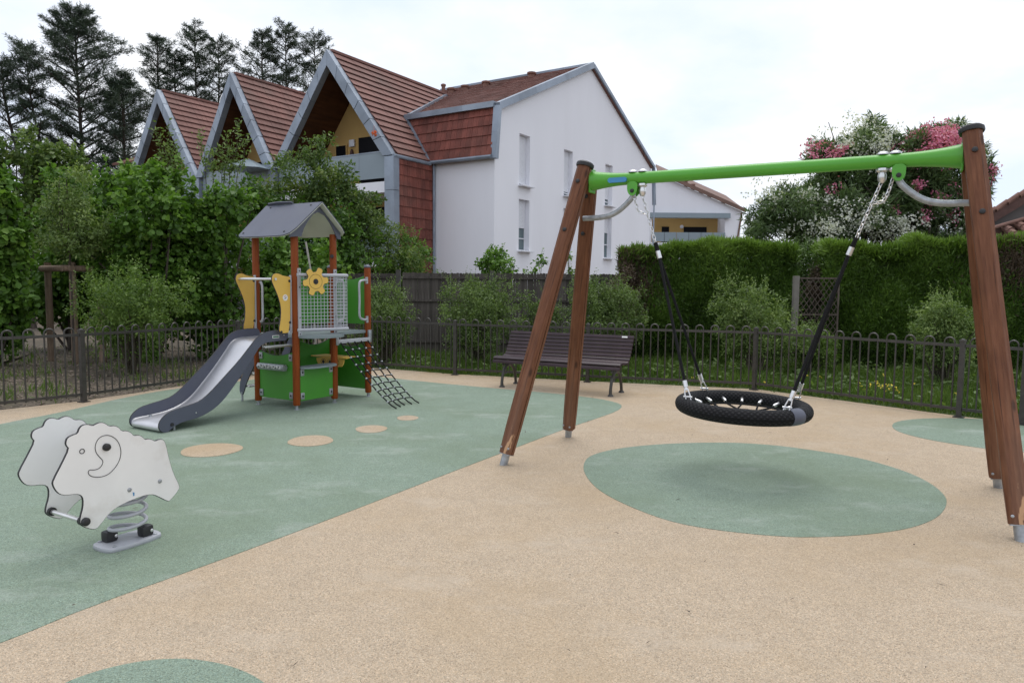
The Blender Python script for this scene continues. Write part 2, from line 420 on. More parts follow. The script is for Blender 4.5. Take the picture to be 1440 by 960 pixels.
b = MB()
_g = [-900, -300, -100, -40, -14, 14, 40, 100, 300, 900]
vs = [(x, y, -.06) for y in _g for x in _g]
b.add(vs, [(j * 10 + i, j * 10 + i + 1, j * 10 + i + 11, j * 10 + i + 10) for j in range(9) for i in range(9)])
b.build('ground', M['earth'], smooth=None, kind='structure')
PLAY = [(p.x, p.y) for p in FENCE] + [(11.5, 1.5), (11.5, -9), (-13, -9), (-13, 0)]
_out = []
for i, p in enumerate(FENCE):                        # surface runs a hand's width beyond the fence line
    c = V((0, 5, 0)); _out.append(tuple((p + (p - c).normalized() * .10)[:2]))
sheet('playground_surface', _out + PLAY[len(FENCE):], 0.0, M['beige'], .08, kind='structure')
def mark(name, px, it=1, z=.003, closed=True):
    pts = [G(x, y) for x, y in px]
    pts = smoothed([tuple(p) for p in pts], it)
    b = MB(); top = [V((p[0], p[1], z)) for p in pts]
    b.prism(top, (0, 0, -.012))
    return b.build(name, M['green'], smooth=None, kind='structure')
mark('green_surface', [(-560, 1110), (-260, 1000), (0, 905), (130, 851), (300, 791), (450, 735), (600, 677), (660, 654), (710, 635), (760, 616), (800, 601), (840, 588), (868, 578), (876, 571), (868, 566), (840, 560), (780, 553), (707, 547), (625, 539.5), (548, 531.5), (505, 526), (468, 522),
      (400, 528), (330, 537), (262, 545), (230, 549), (175, 559), (120, 571.5), (75, 582), (0, 596), (-200, 640), (-500, 720), (-800, 830)], 1)
mark('green_oval', [(819, 655), (828, 640), (870, 630), (920, 625), (960, 623), (1010, 622), (1050, 623), (1100, 627), (1150, 634), (1200, 642), (1240, 652), (1280, 665), (1310, 680), (1330, 697), (1332, 710), (1320, 727), (1290, 740), (1250, 748), (1200, 753), (1150, 755), (1110, 755), (1050, 750), (1000, 744), (950, 735), (910, 722), (870, 705), (840, 688), (824, 670)], 2)
mark('green_patch', [(1253, 600), (1258, 593), (1285, 589), (1330, 587.5), (1385, 589), (1440, 592), (1520, 598), (1600, 608), (1620, 622), (1590, 636), (1520, 641), (1440, 636), (1387, 631), (1340, 624), (1300, 617), (1265, 608)], 2)
_c = [G(90, 960), G(150, 940), G(210, 928), G(270, 925.5), G(330, 937), G(372, 960)]
mark('green_oval', [(88, 960), (150, 939), (210, 927.5), (270, 925.5), (330, 937), (375, 960), (390, 985), (370, 1020), (300, 1050), (200, 1060), (100, 1045), (60, 1010), (65, 980)], 2)
for (x, y, rx, ry) in ((297, 633, 41, 9), (437, 620, 31, 7.5), (522, 603.5, 22, 5.2), (573, 588, 15, 3.4)):
    c = G(x, y); a = (G(x + rx, y) - c).length; d = (G(x, y - ry) - G(x, y + ry)).length / 2
    b = MB(); r = ray(x, y); r.z = 0; r.normalize(); q = V((r.y, -r.x, 0))
    pts = [c + q * a * math.cos(t) * (1 + .04 * math.sin(3 * t + x)) + r * d * math.sin(t) + V((0, 0, .007)) for t in np.linspace(0, 2 * math.pi, 33)[:-1]]
    b.prism(pts, (0, 0, -.02)); b.build('beige_dot', M['beige'], smooth=None, kind='structure')
# outside the railings: a mulch bed on the left, rough grass on the right
_o = [V((p[0], p[1], 0)) for p in _out]
sheet('mulch_bed', [_o[0], _o[1], _o[2], _o[3], _o[4], (-2.9, 19), (-16, 19), (-16, 4)], -.02, M['mulch'], kind='structure')
sheet('lawn', [_o[4], _o[5], _o[6], _o[7], _o[8], _o[9], _o[10], _o[11], (16, 6), (16, 19), (-2.9, 19)], -.02, M['lawn'], kind='structure')
PLAYP = _out + PLAY[len(FENCE):]

# ------------------------------------------------------------------ leaves
def leaf_mesh(name, mat, P, N, D, L, W, tone, fold=.15, rich=False):
    n = len(P)
    N = N / np.linalg.norm(N, axis=1, keepdims=True)
    D = D - N * np.sum(D * N, axis=1, keepdims=True); D /= (np.linalg.norm(D, axis=1, keepdims=True) + 1e-9)
    S = np.cross(D, N); L = L[:, None]; W = W[:, None]
    if rich:                                         # broad leaf of four triangles
        pts = np.stack([P, P + D * L * .35 + S * W * .5 + N * W * fold, P + D * L * .72 + S * W * .38 + N * W * fold * .6, P + D * L - N * L * .12,
                        P + D * L * .72 - S * W * .38 + N * W * fold * .6, P + D * L * .35 - S * W * .5 + N * W * fold], 1)
        k = 6; fidx = np.array([[0, 1, 2, 3], [0, 3, 4, 5]])
    else:
        pts = np.stack([P, P + D * L * .45 + S * W * .5 + N * W * fold, P + D * L, P + D * L * .45 - S * W * .5 + N * W * fold], 1)
        k = 4; fidx = np.array([[0, 1, 2, 3]])
    me = bpy.data.meshes.new(name)
    nf = n * len(fidx)
    me.vertices.add(n * k); me.vertices.foreach_set('co', pts.reshape(-1).astype(np.float32))
    idx = (np.arange(n)[:, None, None] * k + fidx[None]).reshape(-1)
    me.loops.add(len(idx)); me.loops.foreach_set('vertex_index', idx.astype(np.int32))
    me.polygons.add(nf)
    me.polygons.foreach_set('loop_start', np.arange(0, nf * 4, 4, dtype=np.int32))
    try: me.polygons.foreach_set('loop_total', np.full(nf, 4, np.int32))
    except Exception: pass
    at_ = me.attributes.new('tone', 'FLOAT', 'FACE')
    at_.data.foreach_set('value', np.repeat(np.clip(tone, 0, 1), len(fidx)).astype(np.float32))
    me.materials.append(mat); me.update(calc_edges=True)
    return me

def unit(n):
    v = RNG.normal(size=(n, 3)); return v / np.linalg.norm(v, axis=1, keepdims=True)

def blob_points(clumps, n, sub=14, subr=.34, shell=.55):
    """leaf seats in sub-clumps spread over ellipsoids: returns seats, outward directions, clump tone"""
    cl = np.array(clumps, float); vol = cl[:, 3] * cl[:, 4] * cl[:, 5]
    w_ = vol ** .75; w_ /= w_.sum(); SC = []; SR = []; ST = []; CC = []
    for c, q in zip(cl, w_):
        m = max(4, int(sub * (1 + 2 * q)))
        d = unit(m); r = .45 + .6 * RNG.random(m)
        SC.append(c[:3] + d * c[3:6] * r[:, None]); SR.append(np.repeat((c[3:6] * subr)[None], m, 0) * (.6 + .8 * RNG.random(m))[:, None])
        ST.append(RNG.normal(0, .16, m)); CC.append(np.repeat(c[None, :3], m, 0))
    SC = np.concatenate(SC); SR = np.concatenate(SR); ST = np.concatenate(ST); CC = np.concatenate(CC)
    p = SR.prod(1) ** .7; p /= p.sum()
    k = RNG.choice(len(SC), n, p=p)
    d = unit(n); r = RNG.random(n) ** shell
    P = SC[k] + d * SR[k] * r[:, None]
    O = P - CC[k]; O /= np.linalg.norm(O, axis=1, keepdims=True) + 1e-9
    return P, O * .6 + d * .4, ST[k]

def foliage(name, parent, mat, clumps, n, L, W, up=.5, rand=.7, hang=0.0, sub=14, subr=.34, fold=.15, rich=False, shell=.55, tone=.45, zmin=None, grow=None, kind=None, sprigs=0, slen=.25):
    P, O, T = blob_points(clumps, n, sub, subr, shell)
    if zmin is not None: P[:, 2] = np.maximum(P[:, 2], zmin + RNG.random(n) * .1)
    N = O * .5 + np.array([0, 0, up]) + RNG.normal(size=(n, 3)) * rand
    D = O * .7 + RNG.normal(size=(n, 3)) * .6 + np.array([0, 0, -hang])
    if grow is not None: D = D * .5 + np.array(grow)
    s = .45 + 1.0 * RNG.random(n)
    t = tone + T + RNG.normal(0, .16, n) + (RNG.random(n) < .04) * .35
    if sprigs:                                       # shoots that stick out of the outline
        k = np.argsort(-(O[:, 2] + .5 * RNG.random(n)))[:max(sprigs * 3, 30)]; k = RNG.choice(k, sprigs); m = 13
        d0 = O[k] * .45 + np.array([0, 0, .75]) + RNG.normal(size=(sprigs, 3)) * .28; d0 /= np.linalg.norm(d0, axis=1, keepdims=True)
        ln = slen * (.5 + RNG.random(sprigs)); u = np.linspace(0, 1, m)
        Q = (P[k][:, None] + d0[:, None] * (ln[:, None] * u[None])[..., None]).reshape(-1, 3) + RNG.normal(size=(sprigs * m, 3)) * L * .10
        dd = np.repeat(d0, m, 0); P = np.concatenate([P, Q]); N = np.concatenate([N, RNG.normal(size=(len(Q), 3)) * .6 + [0, -.2, .6]]); D = np.concatenate([D, dd * .6 + RNG.normal(size=(len(Q), 3)) * .6])
        s = np.concatenate([s, .45 + .5 * RNG.random(len(Q))]); t = np.concatenate([t, tone + .16 + RNG.normal(0, .15, len(Q))])
    P = P - np.array(WM[parent.name].translation)
    return link(name, leaf_mesh(name, mat, P, N, D, L * s, W * s, t, fold, rich), parent, **({'kind': kind} if kind else {}))

def stems(parent, name, base, clumps, mat, r0=.03, extra=0, wob=.12):
    b = MB(); base = V(base)
    tgt = [V(c[:3]) for c in clumps]
    for c in clumps:
        for _ in range(extra): tgt.append(V(c[:3]) + V((random.gauss(0, c[3] * .5), random.gauss(0, c[4] * .5), random.gauss(0, c[5] * .5))))
    for i, t in enumerate(tgt):
        s = base + V((random.uniform(-.08, .08), random.uniform(-.08, .08), 0))
        m = s.lerp(t, .5) + V((random.uniform(-wob, wob), random.uniform(-wob, wob), (t.z - s.z) * .12))
        pts = bez([s, m, t], 6); k = len(pts)
        b.tube(pts, [r0 * (1 - .8 * j / (k - 1)) for j in range(k)], 5)
    return b.build(name, mat, parent, 'W')

def shrub(name, label, cat, mat, px, Y, ytop, wpx, n, L, W, group=None, depth=.8, parts=None, rich=False, tone=.45, bark='twig', zlow=.1, sub=14, subr=.34, up=.5, nclump=7, fold=.15, hang=0.0, r0=.02, shell=.55, sprigs=None, slen=.22):
    base = at(px, 500, Y); base.z = -.03
    top = at(px, ytop, Y).z; hw = wpx / 2 * Y / FPX
    t = thing(name, label, cat, base, 0, group)
    cl = []
    rr = random.Random(int(px * 7 + Y * 13))
    for i in range(nclump):
        a = rr.uniform(0, 6.28); h = zlow + (top - zlow) * (.25 + .62 * (i + .5) / nclump)
        k = math.sin(min(1, max(.18, (h - zlow) / (top - zlow))) * math.pi * .80) ** .6
        q = rr.uniform(.25, .78)
        r = hw * rr.uniform(.30, .56)
        cl.append((base.x + math.cos(a) * hw * q * k, base.y + math.sin(a) * hw * q * depth * k, h, r, r * depth, min(r * rr.uniform(.8, 1.1), (top - zlow) * .35)))
    cl.append((base.x, base.y, zlow + (top - zlow) * .38, hw * .66, hw * .66 * depth, (top - zlow) * .34))
    cl.append((base.x + hw * rr.uniform(-.2, .2), base.y, top - hw * .38, hw * .45, hw * .4, hw * .42))
    foliage('crown', t, M[mat], cl, n, L, W, up=up, rich=rich, tone=tone, zmin=0.0, sub=sub, subr=subr, fold=fold, hang=hang, shell=shell, sprigs=n // 130 if sprigs is None else sprigs, slen=slen)
    stems(t, 'stem', base, cl, M[bark], r0, 1)
    return t
# ------------------------------------------------------------------ bow-topped railing
def railing():
    t = thing('metal_railing', 'dark brown bow topped iron railing running round the playground', 'railing', FENCE[5])
    I = WM[t.name].inverted()
    pitch = .222; r = pitch / 4
    b = MB(); arc = [(r * math.cos(a), 0, .905 + r * math.sin(a)) for a in np.linspace(math.pi, 0, 11)]
    b.tube([(-r, 0, .07)] + arc + [(r, 0, .07)], .0105, 6, up=(0, 1, 0))
    hoop = b.mesh('hooped_bar', M['iron'], smooth=50)
    b = MB(); b.box((0, 0, .45), (.055, .055, .94)); b.box((0, 0, .928), (.066, .066, .02)); b.lathe((0, 0, .937), (0, 0, 1), [(.028, 0), (.02, .012), (.001, .018)], 8)
    b.box((0, 0, .006), (.11, .11, .012))
    post = b.mesh('post', M['iron'])
    for i, p in enumerate(FENCE):
        q = FENCE[min(i + 1, len(FENCE) - 1)] if i < len(FENCE) - 1 else p + (p - FENCE[i - 1])
        d = (q - p).normalized(); L = (q - p).length
        link('post', post, t, I @ frame(p, d, V((-d.y, d.x, 0)), (0, 0, 1)))
        if i == len(FENCE) - 1: break
        for z, h in ((.87, .034), (.10, .034)):
            b = MB(); b.bar(p + d * .03 + V((0, 0, z)), q - d * .03 + V((0, 0, z)), .022, h); b.build('rail', M['iron'], t, 'W')
        n = max(1, round((L - .06) / pitch)); ph = (L - .06) / n
        for k in range(n):
            c = p + d * (.03 + ph * (k + .5))
            o = link('hooped_bar', hoop, t, I @ frame(c, d, V((-d.y, d.x, 0)), (0, 0, 1)) @ Matrix.Diagonal((ph / pitch, 1, 1, 1)))
railing()

# ------------------------------------------------------------------ bench
def bench():
    o = G(706, 544); e = G(861, 557.5); d = (e - o); Lg = d.length; d.normalize()
    t = thing('park_bench', 'long slatted dark purple brown bench with curled iron legs in front of the railing', 'bench', o, math.atan2(d.y, d.x))
    prof = [(-.025, .395), (.0, .445), (.065, .457), (.130, .452), (.195, .445), (.26, .443), (.32, .455), (.372, .490), (.408, .540), (.438, .592), (.466, .645), (.493, .698), (.520, .751), (.547, .803)]
    x0, x1 = -.15, 1.90
    for i, (y, z) in enumerate(prof):
        a = prof[max(0, i - 1)]; c = prof[min(len(prof) - 1, i + 1)]
        ang = math.atan2(c[1] - a[1], c[0] - a[0]) if i > 1 else (1.35 if i == 0 else .6)
        m = Matrix.Translation(V(((x0 + x1) / 2, y, z))) @ Matrix.Rotation(ang, 4, 'X')
        b = MB(); b.box((0, 0, 0), (x1 - x0, .049, .030))
        me = b.mesh('slat', M['bench'], smooth=40, bevel=.009)
        link('slat', me, t, m)
        if i == len(prof) - 1:
            b = MB(); b.box((x1 - .14, y - .0165, z + .004), (.085, .006, .024), Matrix.Rotation(-.45, 3, 'X')); s_ = b.build('plaque', M['sticker'], t)
    for x in (0.0, Lg * .985):
        b = MB()
        b.tube(bez([(x, -.01, .02), (x, .0, .10), (x, .03, .20), (x, .08, .28), (x, .16, .325), (x, .25, .33), (x, .33, .29), (x, .39, .21), (x, .425, .11), (x, .44, .02)], 40), .023, 8)
        b.tube([(x, .10, .30), (x, .10, .43)], .018, 6); b.tube([(x, .30, .30), (x, .31, .43)], .018, 6)
        b.tube(bez([(x, .02, .33), (x, .05, .40), (x, .12, .42), (x, .20, .405), (x, .25, .37)], 16), .015, 6)
        b.tube(bez([(x, .07, .245), (x, .10, .20), (x, .14, .205), (x, .15, .245), (x, .12, .265)], 16), .009, 6)
        b.lathe((x, 0, 0), (0, 0, 1), [(.045, 0), (.04, .018), (.024, .03), (.02, .06)], 10)
        b.lathe((x, .44, 0), (0, 0, 1), [(.045, 0), (.04, .018), (.024, .03), (.02, .06)], 10)
        pr = [(x, y - (.024 if 0 else 0), z - .03) for y, z in prof[1:]]
        pr = [(x, y + (.02 if i > 6 else 0) + .006 * max(0, i - 5) * 0, z - (0.0 if i < 6 else -.015)) for i, (_, y, z) in enumerate(pr)]
        b.tube(bez(pr, 28), .015, 6)
        b.build('leg_frame', M['iron'], t)
bench()

# ------------------------------------------------------------------ swing frame
fl, bl, fr, br = G(708, 653), G(799, 614), G(1436, 760), G(1404, 685)
ML, MR = (fl + bl) / 2, (fr + br) / 2
BX = (MR - ML).normalized()
BY = V((-BX.y, BX.x, 0))
def online(px):                                      # point above the line of the beam
    n = BY; r = ray(px, 400); r.z = 0
    k = (ML - EYE).dot(n) / r.dot(n); p = EYE + r * k; p.z = 0; return p
AL, AR = online(824), online(1353)
BEAMZ = 2.475
def swing():
    t = thing('swing_frame', 'wooden swing frame with four splayed brown legs and a bright green crossbeam', 'swing frame', (ML + MR) / 2)
    I = WM[t.name].inverted()
    # octagonal timber section with a groove along the two faces that look along the beam
    r, c, g, gy = .061, .028, .0085, -.016
    sec = [(-r + c, -r), (r - c, -r), (r, -r + c), (r, gy - g), (r - .040, gy - g * .7), (r - .040, gy + g * .7), (r, gy + g), (r, r - c), (r - c, r), (-r + c, r), (-r, r - c), (-r, gy + g), (-r + .040, gy + g * .7), (-r + .040, gy - g * .7), (-r, gy - g), (-r, -r + c)]
    for foot, apex, s, ztop, worn in ((fl, AL, -1, 2.60, True), (bl, AL, 1, 2.52, False), (fr, AR, -1, 2.63, True), (br, AR, 1, 2.54, False)):
        top = apex + BY * (.066 * s) + V((0, 0, ztop))
        d = (top - foot).normalized()
        y_ = BY - d * BY.dot(d); y_.normalize(); x_ = y_.cross(d)
        Lw = (top - foot).length - .10
        m = frame(foot + d * .10, x_, y_, d)
        k = len(sec); zz = np.linspace(0, Lw, 12); ins = [.93] + [1] * 10 + [.96]
        b = MB(); vs = [(x * q, y * q, z) for z, q in zip(zz, ins) for x, y in sec]
        fs = [(i * k + j, i * k + (j + 1) % k, (i + 1) * k + (j + 1) % k, (i + 1) * k + j) for i in range(11) for j in range(k)]
        fs += [tuple(reversed(range(k))), tuple(range(11 * k, 12 * k))]
        b.add(vs, fs)
        me = b.mesh('leg', M['swing_wood_worn'] if worn else M['swing_wood'], smooth=25)
        leg = link('leg', me, t, I @ m)
        cp = MB(); cp.lathe((0, 0, Lw - .012), (0, 0, 1), [(.076, 0), (.080, .012), (.079, .03), (.066, .042), (.03, .048)], 16)
        cp.build('cap', M['black'], leg)
        ft = MB(); ft.tube([(0, 0, -.112), (0, 0, .02)], .034, 12); ft.box((0, 0, -.004), (.10, .10, .008))
        for q in (-1, 1): ft.lathe((q * .035, -.062, .05), (0, -1, 0), [(.010, 0), (.010, .008), (.004, .012)], 8)
        ft.build('steel_foot', M['galv'], leg)
        for h in (.16, .60 if s < 0 else .5):
            bo = MB(); bo.lathe((0, -.064, Lw - h), (0, -1, 0), [(.019, 0), (.018, .007), (.010, .012)], 12); bo.build('bolt_cap', M['black'], leg)
    # crossbeam, flared to the legs
    p, q = AL + V((0, 0, BEAMZ)), AR + V((0, 0, BEAMZ)); L = (q - p).length
    pts, rr = [], []
    for u in list(np.linspace(.045, .45, 10)) + [L * .3, L * .5, L * .7] + list(np.linspace(L - .45, L - .045, 10)):
        pts.append(p + BX * u); e_ = min(u, L - u); rr.append(.051 + .036 * max(0, 1 - (e_ - .045) / .40) ** 2.2)
    b = MB(); b.tube(pts, rr, 20, up=(0, 0, 1)); beam = b.build('crossbeam', M['beamgreen'], t, 'W')
    b = MB()
    for a, s in ((p, 1), (q, -1)): b.bar(a + BX * (s * .036), a + BX * (s * .05), .13, .21)
    b.build('end_plate', M['beamgreen'], beam, 'W', bevel=.004)
    pb = p + BX * .30 + V((0, 0, -.012)); b = MB()
    b.prism([pb + V((0, 0, dz)) - BY * .066 + BX * dx for dx, dz in ((-.085, -.010), (-.072, -.022), (.072, -.022), (.085, -.010), (.085, .008), (.072, .020), (-.072, .020), (-.085, .008))], BY * .02); b.build('plate', M['blue'], beam, 'W', smooth=None)
    # steel braces and their tabs
    for a, s, apex in ((p, 1, AL), (q, -1, AR)):
        tab = a + BX * (s * .43)
        b = MB(); pr = smoothed([(-.045, -.03), (.045, -.03), (.045, -.11), (.02, -.15), (-.02, -.15), (-.045, -.11)], 1)
        b.prism([tab + BX * x + V((0, 0, z)) - BY * .045 for x, z in pr], BY * .010)
        b.prism([tab + BX * x + V((0, 0, z)) + BY * .035 for x, z in pr], BY * .010)
        tb = b.build('brace_tab', M['beamgreen'], t, 'W')
        b = MB(); b.lathe(tab + V((0, 0, -.11)) - BY * .046, -BY, [(.018, 0), (.016, .008), (.008, .011)], 10); b.build('bolt_cap', M['black'], tb, 'W')
        w0 = tab + V((0, 0, -.10)); kz = -.325; wl = a - BX * (s * .035)
        b = MB(); b.tube(bez([w0, w0 + V((0, 0, -.07)) - BX * (s * .02), tab - BX * (s * .14) + V((0, 0, -.275)), tab - BX * (s * .27) + V((0, 0, -.318)), wl + V((0, 0, kz))], 28), .024, 12)
        b.build('brace', M['galv'], t, 'W')
    for px in (887, 900.5, 1233, 1250.5):
        c = online(px) + V((0, 0, BEAMZ)); b = MB()
        b.lathe(c, (0, 0, 1), [(.040, .050), (.040, .060), (.028, .070), (.012, .074)], 14)
        b.lathe(c, (0, 0, -1), [(.040, .050), (.042, .066), (.030, .078), (.014, .082)], 14)
        if px in (900.5, 1233): b.lathe(c, (0, 0, -1), [(.022, .075), (.030, .10), (.028, .135), (.015, .155)], 12)
        b.build('hanger', M['chrome'], t, 'W')
swing()

def chain(b, pts, pitch=.034, r=.0042):
    pts = [V(p) for p in pts]; acc = [0]
    for i in range(1, len(pts)): acc.append(acc[-1] + (pts[i] - pts[i - 1]).length)
    n = int(acc[-1] / pitch); T = acc[-1]
    def pos(s):
        for i in range(1, len(pts)):
            if s <= acc[i] + 1e-9: return pts[i - 1].lerp(pts[i], (s - acc[i - 1]) / (acc[i] - acc[i - 1]))
        return pts[-1]
    for k in range(n):
        a, c = pos(T * k / n), pos(T * (k + 1) / n); d = (c - a).normalized(); m = (a + c) / 2
        x = d.cross(BY).normalized(); y = d.cross(x)
        sd = (x + y) if k % 2 else (x - y); sd = sd.normalized()
        h = pitch * .72; w_ = .0125
        ring = [m + d * (h * .62 * math.sin(u) + (h * .35 if math.sin(u) > .1 else -h * .35 if math.sin(u) < -.1 else 0)) + sd * (w_ * math.cos(u)) for u in np.linspace(0, 2 * math.pi, 9)[:-1]]
        b.tube(ring, r, 5, closed=True, up=x)

def basket():
    C = online(1050); C.z = .575
    hl, hr = online(900.5), online(1233); jl, jr = online(923), online(1197)
    hl.z = hr.z = BEAMZ - .145; jl.z, jr.z = 1.865, 1.87
    t = thing('nest_swing', 'round black rope nest swing hanging on chains under the green crossbeam', 'nest swing', C)
    tilt = .025; R, r = .476, .063
    def rp(a, rad=R, dz=0): return C + BX * (rad * math.cos(a)) + BY * (rad * math.sin(a)) + V((0, 0, dz - tilt * math.cos(a) * rad))
    k = NT('woven_cover'); tcn = k.n('ShaderNodeAttribute'); tcn.attribute_name = 'weave'
    wv = k.n('ShaderNodeTexWave'); wv.inputs['Scale'].default_value = 1.0; wv.wave_type = 'BANDS'; wv.bands_direction = 'DIAGONAL'
    mp = k.n('ShaderNodeMapping'); mp.inputs['Scale'].default_value = (46, 7, 1); k.l(tcn.outputs['Vector'], mp.inputs[0]); k.l(mp.outputs[0], wv.inputs['Vector'])
    mp2 = k.n('ShaderNodeMapping'); mp2.inputs['Scale'].default_value = (-46, 7, 1); k.l(tcn.outputs['Vector'], mp2.inputs[0])
    wv2 = k.n('ShaderNodeTexWave'); wv2.inputs['Scale'].default_value = 1.0; wv2.bands_direction = 'DIAGONAL'; k.l(mp2.outputs[0], wv2.inputs['Vector'])
    mxn = k.n('ShaderNodeMath', operation='MULTIPLY'); k.l(wv.outputs['Fac'], mxn.inputs[0]); k.l(wv2.outputs['Fac'], mxn.inputs[1])
    k.l(k.ramp(mxn.outputs[0], [(0, (.006, .006, .007)), (.6, (.020, .020, .022))]), k.b.inputs['Base Color']); k.b.inputs['Roughness'].default_value = .7; k.b.inputs['Specular IOR Level'].default_value = .22
    k.bump(mxn.outputs[0], .9, .006)
    # ring with its woven cover
    N, n = 96, 20; b = MB(); vs = []; uv = []
    for i in range(N):
        a = 2 * math.pi * i / N; out = BX * math.cos(a) + BY * math.sin(a)
        for j in range(n):
            q = 2 * math.pi * j / n; vs.append(rp(a) + out * (r * math.cos(q)) + V((0, 0, r * math.sin(q)))); uv.append((i / N, j / n, 0))
    b.add(vs, [(i * n + j, ((i + 1) % N) * n + j, ((i + 1) % N) * n + (j + 1) % n, i * n + (j + 1) % n) for i in range(N) for j in range(n)])
    ring = b.build('ring', k.m, t, 'W', smooth=60)
    at_ = ring.data.attributes.new('weave', 'FLOAT_VECTOR', 'POINT'); at_.data.foreach_set('vector', np.array(uv, np.float32).reshape(-1))
    b = MB(); ap = [rp(a) for a in np.linspace(-.62, -.36, 7)]; b.tube(ap, r * 1.035, 20); b.build('tape_band', M['hplslate'], ring, 'W', smooth=60)
    # rope net inside
    b = MB(); nr = 16
    rings = [(.335, -.03), (.20, -.055), (.085, -.065)]
    for rad, dz in rings:
        b.tube([rp(2 * math.pi * i / 32, rad * (1 + .035 * math.cos(nr * 2 * math.pi * i / 32 * 1.0)), dz) for i in range(32)], .008, 6, closed=True)
    for i in range(nr):
        a = 2 * math.pi * (i + .5) / nr; o = math.pi / nr
        b.tube([rp(a, R - r * .7, -.012), rp(a, .335, -.03)], .0085, 6)
        if i % 2 == 0: b.tube([rp(a, .335, -.03), rp(a + o, .20, -.055), rp(a + o, .085, -.065)], .008, 6)
        else: b.tube([rp(a, .335, -.03), rp(a - o, .20, -.055)], .008, 6)
    b.tube([rp(0, .085, -.065), rp(math.pi, .085, -.065)], .008, 6); b.tube([rp(1.57, .085, -.065), rp(-1.57, .085, -.065)], .008, 6)
    b.build('rope_net', M['rope'], t, 'W')
    fm = MB(); fm.lathe((0, 0, 0), (0, 0, 1), [(.012, 0), (.0145, .006), (.0145, .062), (.010, .075)], 10); fer = fm.mesh('ferrule', M['chrome'], smooth=40)
    I = WM[t.name].inverted()
    for i in range(nr):
        a = 2 * math.pi * (i + .5) / nr; link('ferrule', fer, t, I @ along(rp(a, R - r * .8, .005), rp(a, .335, -.02)))
    # chains, ropes and fittings
    for h, j, s, side in ((hl, jl, -1, online(887)), (hr, jr, 1, online(1250.5))):
        side.z = BEAMZ - .085
        b = MB(); chain(b, [h, j + (h - j).normalized() * .05]); b.build('chain', M['chrome'], t, 'W')
        mid = h.lerp(j, .33)
        sag = side.lerp(mid, .5) + V((0, 0, -.10)) - BX * (s * -.0)
        b = MB(); chain(b, bez([side, side.lerp(sag, .5) + V((0, 0, -.03)), sag, mid], 16)); b.build('safety_chain', M['chrome'], t, 'W')
        b = MB(); dn = (j - h).normalized(); b.tube([j + dn * -.06, j + dn * .02], [.017, .019], 10); b.build('rope_joint', M['rope'], t, 'W')
        b = MB(); b.tube([j + dn * .015, j + dn * .08], .021, 12); b.build('ferrule', M['chrome'], t, 'W')
        for q in (-1, 1):
            e = C + BX * (s * .37) + BY * (q * .285) + V((0, 0, r * .8 - tilt * s * .37))
            st = j + dn * .08 + BY * (q * .008); up = (st - e).normalized()
            b = MB(); b.tube([st, e + up * .112], .0125, 8); b.build('rope', M['rope'], t, 'W')
            b = MB(); b.tube([e + up * .165, e + up * .112], .019, 12); b.build('ferrule', M['chrome'], t, 'W')
            b = MB(); x = BX
            b.tube([e + up * .115, e + up * .085], .012, 8)
            b.tube([e + up * .10 + x * .012, e + up * .05 + x * .020, e + up * .0 + x * .020, e - up * .03 + x * .006, e - up * .03 - x * .006, e - x * .020, e + up * .05 - x * .020, e + up * .10 - x * .012], .0055, 7, closed=True)
            b.tube([e + up * .03 - x * .034, e + up * .03 + x * .034], .008, 8)
            b.build('shackle', M['chrome'], t, 'W')
basket()

